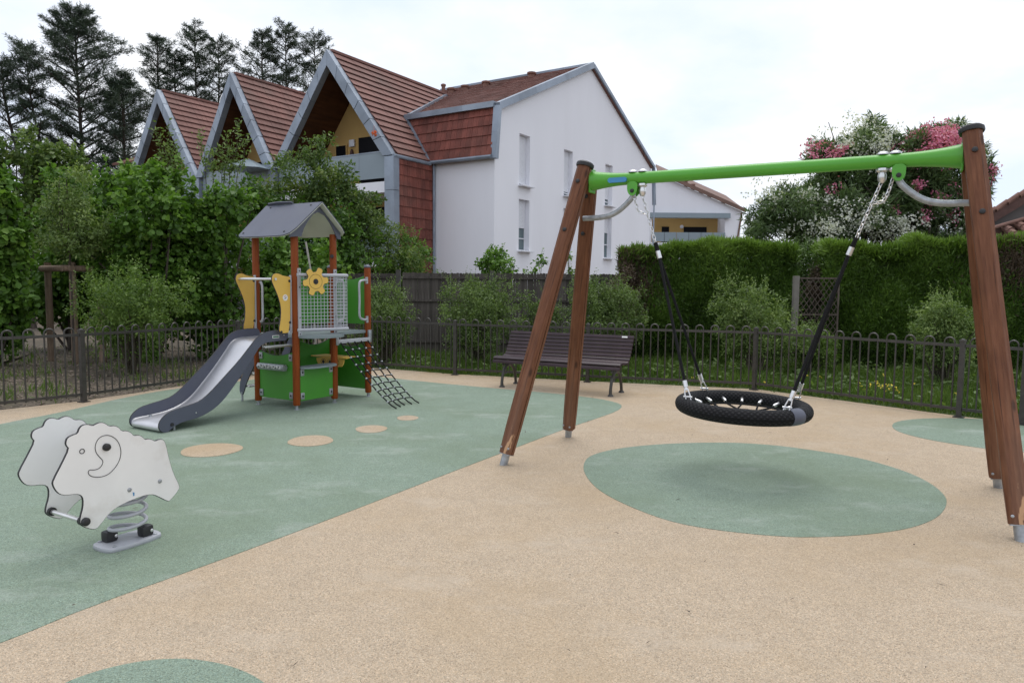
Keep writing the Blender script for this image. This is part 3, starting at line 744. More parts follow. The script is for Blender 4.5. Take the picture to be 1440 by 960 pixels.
# ------------------------------------------------------------------ sheep rocker
def sheep():
    c = G(180, 762.5); e = V((.50, .866, 0)).normalized(); n = V((e.y, -e.x, 0))
    t = thing('sheep_spring_rocker', 'white sheep shaped spring rocker with two flat panels on a grey coil spring', 'spring rocker', c, math.atan2(e.y, e.x))
    I = WM[t.name].inverted()
    pf = c + n * .145
    px = [(405, 295), (365, 378), (312, 480), (308, 505), (325, 540), (350, 564), (385, 570), (445, 562), (475, 568), (488, 590), (487, 640), (470, 700), (467, 735), (490, 755), (535, 768), (560, 768), (580, 755), (650, 665), (720, 620), (830, 575), (890, 563), (920, 572), (985, 605), (1000, 600), (1052, 535), (1055, 510), (1020, 440), (995, 360), (975, 265), (960, 240), (935, 238), (910, 250),
          (895, 240), (870, 235), (850, 240), (840, 225), (815, 213), (785, 218), (772, 200), (745, 188), (715, 190), (700, 170), (675, 158), (640, 162), (620, 145), (590, 138), (560, 150), (545, 160), (515, 150), (485, 155), (465, 175), (455, 205), (430, 212), (395, 230), (385, 260), (390, 280)]
    def up(x, y): return onp(x / 4.174, 560 + y / 4.174, pf, n)
    out = smoothed([tuple(up(*p)) for p in px], 1)
    sep = .345
    for k, off in enumerate((0, -sep)):
        pts = [V(p) + n * off for p in out]
        b = MB(); b.plate(pts, -n * .016, .0032); pan = b.build('panel', [M['hplwhite'], M['black']], t, 'W', smooth=None)
        if k == 0:
            horn = [(515, 432), (525, 418), (550, 420), (580, 412), (600, 390), (605, 365), (585, 345), (562, 318), (556, 278), (575, 235), (610, 215), (650, 217), (690, 245), (710, 295), (708, 345), (685, 395), (645, 440), (600, 460), (555, 462), (525, 452)]
            g = smoothed([tuple(up(*p)) for p in horn], 2)
            b = MB(); b.tube([V(p) + n * .0004 for p in g], .0022, 5, closed=True); b.build('horn_groove', M['black'], pan, 'W')
            b = MB(); ec = up(481, 310); b.tube([ec + e * (.0125 * math.cos(a)) + V((0, 0, .0125 * math.sin(a))) + n * .0008 for a in np.linspace(0, 6.283, 17)[:-1]], .0025, 5, closed=True); b.build('eye_groove', M['black'], pan, 'W')
            for (x, y), r, m in (((622, 285), .021, 'black'), ((499, 722), .023, 'black')):
                b = MB(); b.lathe(up(x, y), n, [(r, 0), (r, .014), (r * .8, .022), (r * .3, .025)], 16); b.build('knob', M[m], pan, 'W')
            for x, y in ((760, 536), (938, 485)):
                b = MB(); b.lathe(up(x, y), n, [(.013, 0), (.012, .004), (.007, .007)], 12); b.build('screw', M['galv'], pan, 'W')
            b = MB(); q = up(784, 560); b.prism([q + e * x + V((0, 0, z)) + n * .0012 for x, z in ((-.003, -.012), (.004, -.010), (.005, .008), (-.006, .012), (-.004, .002))], n * .0005); b.build('scuff', M['blue'], pan, 'W')
    for x, y in ((499, 722), (622, 285)):
        p = up(x, y); b = MB(); b.tube([p - n * .017, p - n * (sep + .001)], .0135, 12); b.build('foot_bar' if y > 500 else 'hand_bar', M['chrome'], t, 'W')
        for o_ in (.019, sep - .022):
            b = MB(); b.lathe(p - n * o_, -n, [(.024, 0), (.024, .018), (.015, .022)], 14); b.build('collar', M['black'], t, 'W')
    s1, s2 = up(760, 536), up(938, 485)
    b = MB(); b.prism([s1 - n * .019, s2 - n * .019, s2 - n * .019 + V((0, 0, .022)), s1 - n * .019 + V((0, 0, .022))], -n * (sep - .04)); b.build('seat', M['black'], t, 'W')
    # spring between two black clamps on a bevelled plate
    zt = .325
    b = MB(); pts = []
    turns = 3.6
    for i in range(110):
        u = i / 109; a = u * turns * 2 * math.pi - .5
        pts.append(V((.098 * math.cos(a) + .012 * u, .098 * math.sin(a), .062 + (zt - .062) * u)))
    b.tube(pts, .0115, 9); b.build('spring', M['greypaint'], t, smooth=60)
    b = MB(); b.box((.012, 0, zt + .02), (.17, .15, .03)); b.build('spring_head', M['black'], t, bevel=.008)
    b = MB(); rr_ = smoothed([(-.172, -.105), (.172, -.105), (.172, .105), (-.172, .105)], 1); rr_ = smoothed([(x * (1.12 if abs(x) > .1 else 1), y * (1.2 if abs(y) > .06 else 1)) for x, y in [(-.172, -.06), (-.14, -.10), (.14, -.10), (.172, -.06), (.172, .06), (.14, .10), (-.14, .10), (-.172, .06)]], 1); b.prism([(x * .92, y * .9, .0) for x, y in rr_], (0, 0, .028)); bp = b.build('base_plate', M['greypaint'], t, bevel=.012)
    for sx in (-1, 1):
        for sy in (-1, 1):
            b = MB(); b.lathe((sx * .125, sy * .075, .027), (0, 0, 1), [(.012, 0), (.012, .006), (.006, .009)], 8); b.build('bolt', M['galv'], bp)
    for ang in (-.5, -.5 + math.pi):
        x, y = .094 * math.cos(ang), .094 * math.sin(ang)
        b = MB(); b.box((x, y, .060), (.072, .066, .066)); cl = b.build('clamp', M['black'], t, bevel=.016)
        b = MB(); b.lathe((x + .02, y - .030, .06), (0, -1, 0), [(.010, 0), (.010, .006), (.004, .009)], 10); b.build('bolt', M['chrome'], cl)
sheep()

# ------------------------------------------------------------------ play tower with slide
def tower():
    P1 = G(417.5, 576); rz = math.atan2(-.515, .857)
    t = thing('play_tower', 'small play tower with orange brown posts, slate roof, grey slide and climbing net', 'play tower', P1, rz)
    X, Y = V((.857, -.515, 0)), V((.515, .857, 0))
    I = WM[t.name].inverted()
    def TP(px, py, ax, val):
        nrm = X if ax == 0 else Y
        return I @ onp(px, py, P1 + nrm * val, nrm)
    # posts
    for (x, y, z) in ((0, 0, 2.16), (-.7, 0, 2.16), (0, .64, 2.18), (-.7, .64, 2.18), (0, 1.28, 1.785), (-.7, 1.28, 1.785)):
        b = MB(); b.tube([(0, 0, .055), (0, 0, .07), (0, 0, z - .02), (0, 0, z)], [.038, .044, .044, .040], 16)
        p = link('post', b.mesh('post', M['tower_wood'], smooth=40), t, Matrix.Translation((x, y, 0)))
        b = MB(); b.tube([(0, 0, -.01), (0, 0, .06)], .020, 10); b.lathe((0, 0, .001), (0, 0, 1), [(.036, 0), (.034, .006)], 10); b.build('steel_foot', M['galv'], p)
        if z < 2: b = MB(); b.lathe((0, 0, z - .012), (0, 0, 1), [(.047, 0), (.049, .014), (.036, .03), (.012, .042)], 16); b.build('cap', M['hplslate'], p)
    b = MB(); b.lathe((.02, .60, 1.90), (.7, -.7, 0), [(.022, .015), (.024, .025), (.020, .032)], 12); b.build('bolt_cover', M['black'], t)
    # roof
    xr0, xr1 = -.86, .15
    ridge = (.32, 2.545); fe = (-.215, 2.105); be = (.76, 2.165)
    def slope(name, e, thick_dir, x0, x1, rise=.0):
        yv, zv = e; L = V((0, yv - ridge[0], zv - ridge[1])); d = L.normalized()
        nr = V((0, -d.z, d.y)) if d.y > 0 else V((0, d.z, -d.y))
        o = V((0, ridge[0], ridge[1])); w_ = x1 - x0; Ln = L.length
        cr = .09
        prof = [(x0, 0.0), (x1, 0.0), (x1, Ln - cr * 1.6), (x1 - .025, Ln - cr * .6), (x1 - .09, Ln - .012), (x1 - .2, Ln), (x0 + .24, Ln), (x0 + .13, Ln - .012), (x0 + .08, Ln - .05)]
        pts = [o + V((x, 0, 0)) + d * s for x, s in prof]
        b = MB(); b.prism(pts, nr * .012); pl = b.build(name, M['hplslate'], t, smooth=None)
        b = MB(); b.prism([p - nr * .001 for p in pts], -nr * .006); b.build('lining', M['hplpale'], pl, smooth=None)
        for x in (x0 + .14, x1 - .14):
            for s in (.06, Ln - .08):
                b = MB(); b.lathe(o + V((x, 0, 0)) + d * s + nr * .012, nr, [(.013, 0), (.012, .006), (.006, .009)], 10); b.build('bolt_cap', M['black'], pl)
    slope('roof_panel', fe, 1, xr0, xr1); slope('roof_panel', be, 1, xr0, xr1)
    dd = V((0, ridge[0] - be[0], ridge[1] - be[1])).normalized(); o = V((0, ridge[0], ridge[1] + .012))
    b = MB(); b.prism([o + V((xr0 + .02, 0, 0)), o + V((-.36, 0, 0)), o + V((-.38, 0, 0)) + dd * .03, o + V((-.62, 0, 0)) + dd * .042, o + V((xr0 + .05, 0, 0)) + dd * .028], V((0, .008, .012))); b.build('ridge_flap', M['hplslate'], t, smooth=None)
    outer = [(-.14, 2.10), (-.13, 2.165), (.32, 2.53), (.70, 2.20), (.71, 2.12)]
    arch = [(.655, 2.12), (.60, 2.21), (.53, 2.31), (.44, 2.40), (.33, 2.435), (.24, 2.40), (.15, 2.30), (.09, 2.22), (.05, 2.12)]
    for x in (.058, -.77):
        b = MB(); b.prism([(x, y, z) for y, z in outer + arch], (.016, 0, 0)); b.build('gable_board', M['hplslate'], t, smooth=None)
    # deck with its rounded bay
    def bulge(d, n=25, ex=.8):
        r_ = []
        for i in range(n):
            a = math.pi * i / (n - 1); r_.append((.035 + d * math.sin(a) ** ex, .32 - .315 * (abs(math.cos(a)) ** .9) * (1 if math.cos(a) > 0 else -1)))
        return r_
    bl_ = bulge(.31)
    dk = [(x, y, .885) for x, y in [(-.7, 0)] + [(0, 0)] + bl_ + [(0, .64), (0, 1.28), (-.7, 1.28)]]
    b = MB(); b.prism(dk, (0, 0, .035)); b.build('deck', M['deck'], t, smooth=None)
    # curved mesh barrier
    zt, zb = 1.655, .985; arc = [(p.x, p.y) for p in bez([V(q + (0,)) for q in ((.035, -.005), (.095, .10), (.165, .26), (.235, .44), (.272, .555), (.262, .615), (.20, .640), (.05, .640))], 28)]
    P_ = [V((x, y, 0)) for x, y in arc]
    b = MB(); b.tube([p + V((0, 0, zt)) for p in P_], .021, 8, flat=1); b.tube([p + V((0, 0, zb)) for p in P_], .021, 8)
    for yy in (0.02, .62): b.box((.052, yy, (zt + zb) / 2 + .0), (.014, .045, zt - zb + .16))
    bar = b.build('mesh_barrier', M['greypaint'], t)
    b = MB(); acc = [0]
    for i in range(1, len(P_)): acc.append(acc[-1] + (P_[i] - P_[i - 1]).length)
    T = acc[-1]; nv = int(T / .041)
    for k in range(1, nv):
        s = T * k / nv; i = max(j for j in range(len(acc)) if acc[j] <= s); i = min(i, len(P_) - 2)
        p = P_[i].lerp(P_[i + 1], (s - acc[i]) / (acc[i + 1] - acc[i])); b.tube([p + V((0, 0, zb)), p + V((0, 0, zt))], .0042, 5)
    for k in range(1, 16): b.tube([p + V((0, 0, zb + (zt - zb) * k / 16)) for p in P_], .0042, 5)
    b.build('mesh_grid', M['greypaint'], bar)
    for yy in (.02, .62):
        for z in (zb - .05, zb + .15, zt - .15, zt + .05): b = MB(); b.lathe((.058, yy, z), (1, 0, 0), [(.009, 0), (.008, .004), (.004, .006)], 8); b.build('bolt', M['black'], bar)
    # yellow gear wheel on the barrier
    nn = V((1, -.22, 0)).normalized(); ax = V((.22, 1, 0)).normalized(); gc = V((.172, .165, 1.575))
    out = []
    for k in range(6):
        for da, r_ in ((-.50, .118), (-.42, .119), (-.34, .126), (-.29, .140), (-.255, .160), (-.19, .173), (-.09, .178), (.09, .178), (.19, .173), (.255, .160), (.29, .140), (.34, .126), (.42, .119), (.50, .118)):
            a = 2 * math.pi * k / 6 + da + .12; out.append(gc + ax * (r_ * math.cos(a)) + V((0, 0, r_ * math.sin(a))))
    b = MB(); b.plate(out, nn * .014, .003); gw = b.build('gear_wheel', [M['hplyellow'], M['black']], t, smooth=None)
    b = MB(); b.lathe(gc + nn * .014, nn, [(.034, 0), (.034, .004), (.012, .005), (.012, .012)], 16); b.build('hub', M['black'], gw)
    b = MB(); b.tube([gc + nn * .0145 + ax * (.088 * math.cos(a)) + V((0, 0, .088 * math.sin(a))) for a in np.linspace(0, 6.283, 33)[:-1]], .002, 4, closed=True); b.build('groove', M['black'], gw)
    b = MB(); b.tube([gc - nn * .08, gc + nn * .002], .012, 8); b.build('axle', M['galv'], gw)
    # green panels
    def hpl(name, pts, off, mat='hplgreen', brackets=()):
        b = MB(); b.plate([V(p) for p in pts], V(off), .003); o_ = b.build(name, [M[mat], M['black']], t, smooth=None); return o_
    def bracket(x, y, z, d):
        b = MB(); b.box((x, y, z), (.06 if d == 0 else .022, .022 if d == 0 else .06, .085)); q = b.build('bracket', M['galv'], t, bevel=.006)
        b = MB(); b.lathe((x, y - .011, z) if d == 0 else (x + .011, y, z), (0, -1, 0) if d == 0 else (1, 0, 0), [(.013, 0), (.012, .005), (.005, .008)], 10); b.build('bolt', M['black'], q)
    def wave(u0, u1, ztop, dip, n=9): return [(u0 + (u1 - u0) * k / (n - 1), ztop - dip * math.sin(math.pi * k / (n - 1))) for k in range(n)]
    f1 = [(-.655, -.008, .11), (-.045, -.008, .11)] + [(x, -.008, z) for x, z in reversed(wave(-.655, -.045, .71, .055))]
    hpl('panel', f1, (0, .016, 0))
    for x in (-.62, -.078):
        for z in (.17, .64): bracket(x, -.012, z, 0)
    f2 = [(.0, .045, .10), (.0, .595, .10), (.0, .595, .50), (.0, .045, .50)]
    hpl('panel', f2, (.016, 0, 0))
    for y in (.08, .56):
        for z in (.16, .455): bracket(.012, y, z, 1)
    b = MB(); b.prism([(x, y, .505) for x, y in smoothed([(-.06, .04), (.06, .03), (.15, .10), (.17, .32), (.15, .54), (.06, .61), (-.06, .60)], 1)], (0, 0, .022)); b.build('counter', M['deck'], t, smooth=None)
    hpl('panel', [(-.70, .685, .10), (-.70, 1.235, .10)] + [(-.70, y, z) for y, z in reversed(wave(.685, 1.235, .78, .07))], (.016, 0, 0))
    hpl('panel', [(-.655, 1.28, .10), (-.045, 1.28, .10)] + [(x, 1.28, z) for x, z in reversed(wave(-.655, -.045, .76, .08))], (0, .016, 0))
    hpl('panel', [(-.70, .685, 1.0), (-.70, 1.235, 1.0)] + [(-.70, y, z) for y, z in reversed(wave(.685, 1.235, 1.66, .05))], (.016, 0, 0))
    hpl('panel', [(-.655, 1.28, 1.0), (-.045, 1.28, 1.0)] + [(x, 1.28, z) for x, z in reversed(wave(-.655, -.045, 1.67, .06))], (0, .016, 0))
    # bead rail, yellow play desk
    b = MB(); b.tube([(-.60, -.062, .515), (-.13, -.062, .515)], .044, 6); br_ = b.build('bead_rail', M['galv'], t, smooth=None)
    b = MB(); b.box((-.365, -.03, .515), (.30, .03, .05)); b.build('bracket', M['galv'], br_)
    bm_ = MB(); bm_.box((0, 0, 0), (.030, .012, .038)); bead = bm_.mesh('bead', M['sticker'], bevel=.004)
    dk_ = MB(); dk_.box((0, 0, 0), (.012, .010, .020)); dot = dk_.mesh('bead_mark', M['black'])
    for k in range(8):
        x = -.545 + k * .052; q = link('bead', bead, br_, Matrix.Translation((x, -.104, .520 + .0)) @ Matrix.Rotation(.25 * ((k * 7) % 3 - 1), 4, 'Y')); link('bead_mark', dot, q, Matrix.Translation((.003 * ((k % 3) - 1), -.004, .006 * ((k % 2) * 2 - 1))))
    b = MB(); b.prism([(x, .80, z) for x, z in smoothed([(-.50, .565), (.02, .565), (.0, .49), (-.04, .445), (-.44, .445), (-.48, .49)], 1)], (0, .016, 0))
    b.prism([(-.56, .77, .568), (.08, .77, .568), (.03, 1.0, .568), (-.52, 1.0, .568)], (0, 0, .016)); ds = b.build('play_desk', M['hplyellow'], t, smooth=None)
    for x in (-.36, -.24, -.12):
        b = MB(); b.lathe((x, .799, .505), (0, -1, 0), [(.024, 0), (.024, .004), (.016, .0045), (.016, .010)], 12)
        b.tube([(x + .048 * math.cos(a), .7985, .505 + .036 * math.sin(a)) for a in np.linspace(0, 6.283, 19)[:-1]], .003, 4, closed=True); b.build('knob', M['black'], ds)
    b = MB(); b.box((-.60, .9, .558), (.20, .04, .018)); b.build('bracket', M['galv'], ds)
    # yellow side cheeks and their bar
    ck = [(365, 150), (375, 115), (405, 100), (440, 105), (480, 125), (550, 135), (556, 145), (556, 700), (480, 712), (450, 700), (438, 670), (455, 580), (460, 480), (450, 400), (420, 310), (385, 230), (365, 180)]
    loc = [TP(330 + x / 7.2, 370 + y / 7.2, 0, -.03) for x, y in ck]
    loc = [V((p.x, min(p.y, -.055), p.z)) for p in loc]; loc = [V(p) for p in smoothed([tuple(p) for p in loc], 1)]
    for x in (-.03, -.672):
        pts = [V((x, p.y, p.z)) for p in loc]
        ch = hpl('cheek', pts, (.016, 0, 0), 'hplyellow')
        b = MB(); b.box((x + .008, -.050, 1.30), (.03, .016, .70)); b.build('edge_bracket', M['greypaint'], t, bevel=.003)
        ys = min(p.y for p in loc)
        for yy, z in ((ys + .05, 1.60), (ys + .13, .97), (-.075, 1.58), (-.075, 1.08)):
            b = MB(); b.lathe((x + .016, yy, z), (1, 0, 0), [(.016, 0), (.015, .006), (.007, .009)], 12); b.build('bolt', M['black'], ch)
        if x > -.1:
            b = MB(); b.lathe((x + .0162, -.14, 1.38), (1, 0, 0), [(.038, 0), (.038, .0015)], 20); s_ = b.build('sticker', M['sticker'], ch)
            for dz, dy, l in ((.012, -.006, .03), (-.004, .008, .024), (-.016, -.004, .02)):
                b = MB(); b.bar((x + .0182, -.14 + dy - l / 2, 1.38 + dz), (x + .0182, -.14 + dy + l / 2, 1.38 + dz + .008), .0012, .006); b.build('print', M['red'] if dz > 0 else M['hplslate'], s_)
    b = MB(); b.tube([(.0, ys + .05, 1.60), (-.70, ys + .05, 1.60)], .0165, 10); b.build('cross_bar', M['chrome'], t)
    # slide
    upx = [(1140, 112), (1060, 115), (1000, 122), (950, 140), (915, 170), (880, 215), (800, 320), (700, 430), (600, 540), (540, 590), (480, 615), (400, 640), (330, 665), (285, 700), (258, 740), (255, 780)]
    lox = [(275, 805), (310, 808), (335, 790), (360, 765), (420, 735), (500, 715), (570, 685), (640, 640), (700, 580), (760, 500), (830, 400), (900, 290), (940, 225), (980, 200), (1060, 190), (1140, 185)]
    sx = -.075
    def S(p): return TP(170 + p[0] / 4.8, 440 + p[1] / 4.8, 0, sx)
    outl = [S(p) for p in upx + lox]
    outl = [V((p.x, min(p.y, -.05), p.z)) for p in outl]
    sl = link('slide', None, t)
    sl2 = MB()
    for x in (sx, sx - .53):
        pts = smoothed([tuple(V((x, p.y, p.z))) for p in outl], 1)
        b = MB(); b.plate([V(p) for p in pts], (-.018 if x == sx else .018, 0, 0), .003); sp = b.build('side_panel', [M['hplslate'], M['black']], sl, smooth=None)
    lx = sx + .001
    q = S((1045, 160)); b = MB(); b.box((sx + .001, q.y, q.z), (.003, .10, .034)); lb = b.build('label', M['sticker'], sl, bevel=.001)
    b = MB(); b.box((sx + .003, q.y, q.z), (.002, .085, .020)); b.build('label', M['labelgreen'], sl)
    for p_ in ((508, 672), (1100, 150), (350, 752)):
        q = S(p_); b = MB(); b.lathe((sx, q.y, q.z), (1, 0, 0), [(.008, 0), (.007, .004)], 8); b.build('screw', M['chrome'], sl)
    pairs = [((1140, 185), (1140, 112)), ((1060, 190), (1060, 115)), ((985, 200), (985, 125)), ((940, 225), (920, 165)), ((900, 290), (860, 240)), ((830, 400), (790, 330)), ((760, 500), (700, 430)), ((700, 580), (620, 520)), ((640, 640), (550, 585)), ((570, 685), (490, 612)), ((500, 715), (410, 638)), ((430, 733), (350, 660))]
    bed = []
    for a, c_ in pairs:
        A_, C_ = S(a), S(c_); m_ = A_.lerp(C_, .17); bed.append((min(m_.y, -.0), m_.z))
    bed = [(.05, bed[0][1])] + bed; ly, lz = bed[-1]
    ye_ = S((262, 770)).y; bed += [(ly + (ye_ - ly) * .5, lz - .006), (ye_ + .05, lz - .012), (ye_ + .015, lz - .03), (ye_ + .004, lz - .06), (ye_ + .015, lz - .085), (ye_ + .05, lz - .095)]
    bed = [(p.x, p.y) for p in bez([V((a, c_, 0)) for a, c_ in bed], 64)]
    vs = []; k = len(bed)
    for y, z in bed:
        for x, dz in ((sx - .0185, .012), (sx - .03, .003), (sx - .055, .0), (sx - .475, .0), (sx - .50, .003), (sx - .5115, .012)): vs.append((x, y, z + dz))
    b = MB(); b.add(vs, [(i * 6 + j, i * 6 + j + 1, (i + 1) * 6 + j + 1, (i + 1) * 6 + j) for i in range(k - 1) for j in range(5)])
    b.build('chute', M['steel'], sl, smooth=50)
    for x in (sx - .06, sx - .47):
        q = S((345, 770)); b = MB(); b.tube([(x, q.y + .06, -.01), (x, q.y + .06, .12)], .017, 10); b.build('steel_foot', M['galv'], sl)
    b = MB(); q = S((345, 752)); b.lathe((sx, q.y, q.z), (1, 0, 0), [(.02, 0), (.018, .01)], 10); b.build('bolt_cap', M['black'], sl)
    # step ladder on the left side
    ld = link('ladder', None, t)
    for y in (.06, .58):
        b = MB(); pr = smoothed([(-.70, .88), (-.72, .88), (-.80, .78), (-1.12, .30), (-1.15, .16), (-1.13, .09), (-1.08, .08), (-1.05, .14), (-1.00, .26), (-.70, .70)], 1)
        b.plate([V((x, y, z)) for x, z in pr], (0, .016, 0), .003); b.build('stringer', [M['hplslate'], M['black']], ld, smooth=None)
        b = MB(); b.tube([(-1.10, y + .008, -.01), (-1.10, y + .008, .12)], .014, 8); b.build('steel_foot', M['galv'], ld)
    for k in range(4):
        z = .20 + .175 * k; x = -1.035 + .105 * k
        b = MB(); b.box((x, .33, z), (.13, .50, .022)); b.build('tread', M['chrome'], ld, bevel=.005)
    # climbing net and its bar, grab handles
    b = MB(); b.bar((.045, .66, .80), (.045, 1.26, .80), .03, .05); nb = b.build('net_bar', M['greypaint'], t, bevel=.004)
    for y in (.655, 1.27):
        b = MB(); b.box((.04, y, .84), (.03, .05, .17)); b.build('bracket', M['galv'], nb, bevel=.004)
    gl = I @ G(557.5, 575.4); gm = I @ G(569, 570.5); gr = I @ G(589, 567.5)
    feet = [gl, gl.lerp(gm, .5), gm, gm.lerp(gr, .5), gr]
    tops = [V((.06, .70 + .128 * k, .785)) for k in range(5)]
    def rp(k, u):
        p = tops[k].lerp(feet[k], u); p.z = tops[k].z * (1 - u) ** 1.10 - .04 * math.sin(math.pi * u); p.z = max(.012, p.z); return p
    net = MB()
    for k in range(5): net.tube([rp(k, u) for u in np.linspace(0, 1, 14)], .0085, 6)
    for i in range(1, 10):
        u = i / 10.6
        net.tube([rp(k, u + .010 * ((k + i) % 2)) for k in range(5)], .0075, 6)
    no = net.build('climbing_net', M['rope'], t)
    cm = MB(); cm.lathe((0, 0, -.012), (0, 0, 1), [(.010, 0), (.0155, .006), (.0155, .018), (.010, .024)], 8); clip = cm.mesh('net_clip', M['galv'], smooth=40)
    for k in range(5):
        for i in range(1, 10): link('net_clip', clip, no, Matrix.Translation(rp(k, i / 10.6)))
    for (x, y0, y1) in ((.02, 1.245, 1.10), (.02, .675, .80)):
        b = MB(); b.tube(bez([(x, y0, 1.60), (x, (y0 + y1) / 2, 1.60), (x, y1, 1.56), (x, y1, 1.34), (x, y1, 1.12), (x, (y0 + y1) / 2, 1.07), (x, y0, 1.07)], 30), .0155, 10)
        for z in (1.60, 1.07): b.box((x, y0, z), (.03, .018, .09))
        b.build('grab_handle', M['greypaint'], t)
    x = -.63; b = MB(); b.tube(bez([(x, .0, 1.56), (x + .03, -.01, 1.56), (x + .065, -.02, 1.50), (x + .065, -.02, 1.32), (x + .065, -.02, 1.13), (x + .03, -.01, 1.07), (x, 0, 1.07)], 30), .0145, 10); b.build('grab_handle', M['greypaint'], t)
tower()
# ------------------------------------------------------------------ apartment building
def apartment():
    t = thing('apartment_building', 'white apartment building with steep red tiled gables edged in grey zinc', 'building', (-.73, 28, 0), math.atan2(.848, .529))
    # local axes: x into depth along the white gable wall, y to the left along the facade
    RZ, RT, BRK, EAV = 12.10, 8.3, 8.47, 6.52
    GW = 16.4
    def roofz(x): return BRK + (RZ - BRK) * (1 - abs(x - RT) / (RT - .15)) if .15 < x < 2 * RT - .15 else BRK
    wins = [(1.83, 2.68), (5.73, 6.58), (10.2, 11.1)]
    rows = [(2.97, 5.09), (5.64, 7.73)]
    b = MB(); xs = [0.0, .15] + [v for w_ in wins for v in w_] + [RT, GW - .1, GW + .1]; xs = sorted(set(xs))
    def pr(x0, x1, za, zb0, zb1): b.prism([(x0, 0, za), (x1, 0, za), (x1, 0, zb1), (x0, 0, zb0)], (0, .30, 0))
    for x0, x1 in zip(xs, xs[1:]):
        za, zb = roofz(x0) - .12, roofz(x1) - .12
        if (x0, x1) in wins:
            pr(x0, x1, -.5, rows[0][0], rows[0][0]); pr(x0, x1, rows[0][1], rows[1][0], rows[1][0]); pr(x0, x1, rows[1][1], za, zb)
        else: pr(x0, x1, -.5, za if x0 > .1 else 7.45, zb)
    b.build('gable_wall', M['render'], t, smooth=None)
    b = MB(); b.box((.16, 1.65, 2.85), (.30, 2.70, 7.3)); b.build('wall', M['render'], t, smooth=None)
    b = MB(); b.box((GW - .2, 8, 4), (.3, 15, 8.6)); b.build('wall', M['render'], t, smooth=None)
    for i, (x0, x1) in enumerate(wins):
        for j, (z0, z1) in enumerate(rows):
            cx, cz, w_, h = (x0 + x1) / 2, (z0 + z1) / 2, x1 - x0, z1 - z0
            b = MB(); d = .20
            b.box((x0 + .03, d + .03, cz), (.056, .05, h - .004)); b.box((x1 - .03, d + .03, cz), (.056, .05, h - .004)); b.box((cx, d + .03, z1 - .03), (w_ - .116, .05, .056)); b.box((cx, d + .03, z0 + .035), (w_ - .116, .05, .066))
            wd = b.build('window', M['shutter'], t, smooth=None)
            b = MB(); b.box((cx, d + .05, cz), (w_ - .10, .02, h - .1)); b.build('pane', M['pane'], wd, smooth=None)
            fr_ = [(.52, .90), (.50, .86), (.35, .80)][i][j]
            hb = h * fr_; n = max(3, int(hb / .055))
            for k in range(1):
                s_ = MB()
                for q in range(n): s_.box((cx, d - .004, z1 - .06 - hb * (q + .5) / n), (w_ - .10, .018, hb / n - .006))
                s_.build('shutter', M['shutter'], wd, smooth=None, kind='stuff')
            b = MB(); b.box((cx, -.005, z0 - .02), (w_ + .14, .46, .05)); b.build('sill', M['shutter'], wd, bevel=.006)
            if j == 0 or True:
                b = MB(); b.box((cx, d - .01, z0 + h * (1 - fr_) * .5 + .02), (w_ - .10, .03, .04)); b.build('mullion', M['shutter'], wd, smooth=None)
    # main roof: mansard below, long slope above
    W = 27.0
    def quad(name, pts, mat, th=.12, parent=t):
        b = MB(); p = [V(q) for q in pts]; n = (p[1] - p[0]).cross(p[2] - p[0]).normalized()
        if n.z < 0: n = -n
        b.prism(p, -n * th); return b.build(name, mat, parent, smooth=None)
    rf = quad('roof', [(.13, -.12, BRK), (RT, -.12, RZ), (RT, W, RZ), (.13, W, BRK)], M['tile_top'])
    quad('roof', [(2 * RT - .13, -.12, BRK), (RT, -.12, RZ), (RT, W, RZ), (2 * RT - .13, W, BRK)], M['tile_top'])
    sl = V((RT - .13, 0, RZ - BRK)); n = V((-sl.z, 0, sl.x)).normalized(); d = sl.normalized(); b = MB()
    nc = 28
    for k in range(nc):                              # stepped courses of the long slope
        p = V((.13, -.10, BRK)) + sl * (k / nc); q = V((.13, -.10, BRK)) + sl * ((k + 1.05) / nc)
        for y in np.arange(-.10, 9.0, .26):
            o = V((0, y, 0)); e = V((0, .25, 0)); l = random.uniform(.0, .006)
            b.prism([p + o + n * (.035 + l), q + o + n * .008, q + o + e + n * .008, p + o + e + n * (.035 + l)], -n * .03)
    b.build('roof_tiles', M['tile_top'], rf, smooth=None, kind='stuff')
    man = quad('mansard', [(-.20, -.02, EAV), (.15, -.02, BRK), (.15, 5.2, BRK), (-.20, 5.2, EAV)], M['brownwood'])  # dark backing colour stands in for shade in the tile gaps
    tm = MB(); tm.prism([(-.124, -.034, 0), (.124, -.034, 0), (.124, -.034, .42), (-.124, -.034, .42)], (0, -.026, 0)); tm.prism([(-.05, -.061, .0), (.05, -.061, .0), (.04, -.061, .38), (-.04, -.061, .38)], (0, -.008, 0))
    tile = tm.mesh('tile', M['tile'], bevel=.006)
    def tiles(parent, o, ux, uy, nrm, nx, nz, w_, h, cond=None):
        for r_ in range(nz):
            for c_ in range(nx):
                p = o + ux * ((c_ + .5) * w_) + uy * (r_ * h)
                if cond and not cond(p): continue
                nn = (nrm + uy * .085 + ux * random.uniform(-.02, .02)).normalized(); up_ = (uy - nn * uy.dot(nn)).normalized(); xx = up_.cross(nn)
                link('tile', tile, parent, frame(p + nrm * .03, xx * (w_ / .258), -nn, up_ * (h / .40)))
    ms = V((.35, 0, BRK - EAV)); mu = ms.normalized(); mn = V((-mu.z, 0, mu.x))
    tiles(man, V((-.20, -.02, EAV)), V((0, 1, 0)), mu, mn, 19, 5, .255, ms.length / 5, lambda p: p.y < 3.25 + (p.z - EAV) / 1.3 * -1 * -1 + .2)
    sw = MB(); sw.box((-1.10, 3.13, 3.2), (2.25, .22, 6.7)); side = sw.build('tile_clad_wall', M['brownwood'], t, smooth=None)  # same dark backing, painting the shade between the cladding tiles
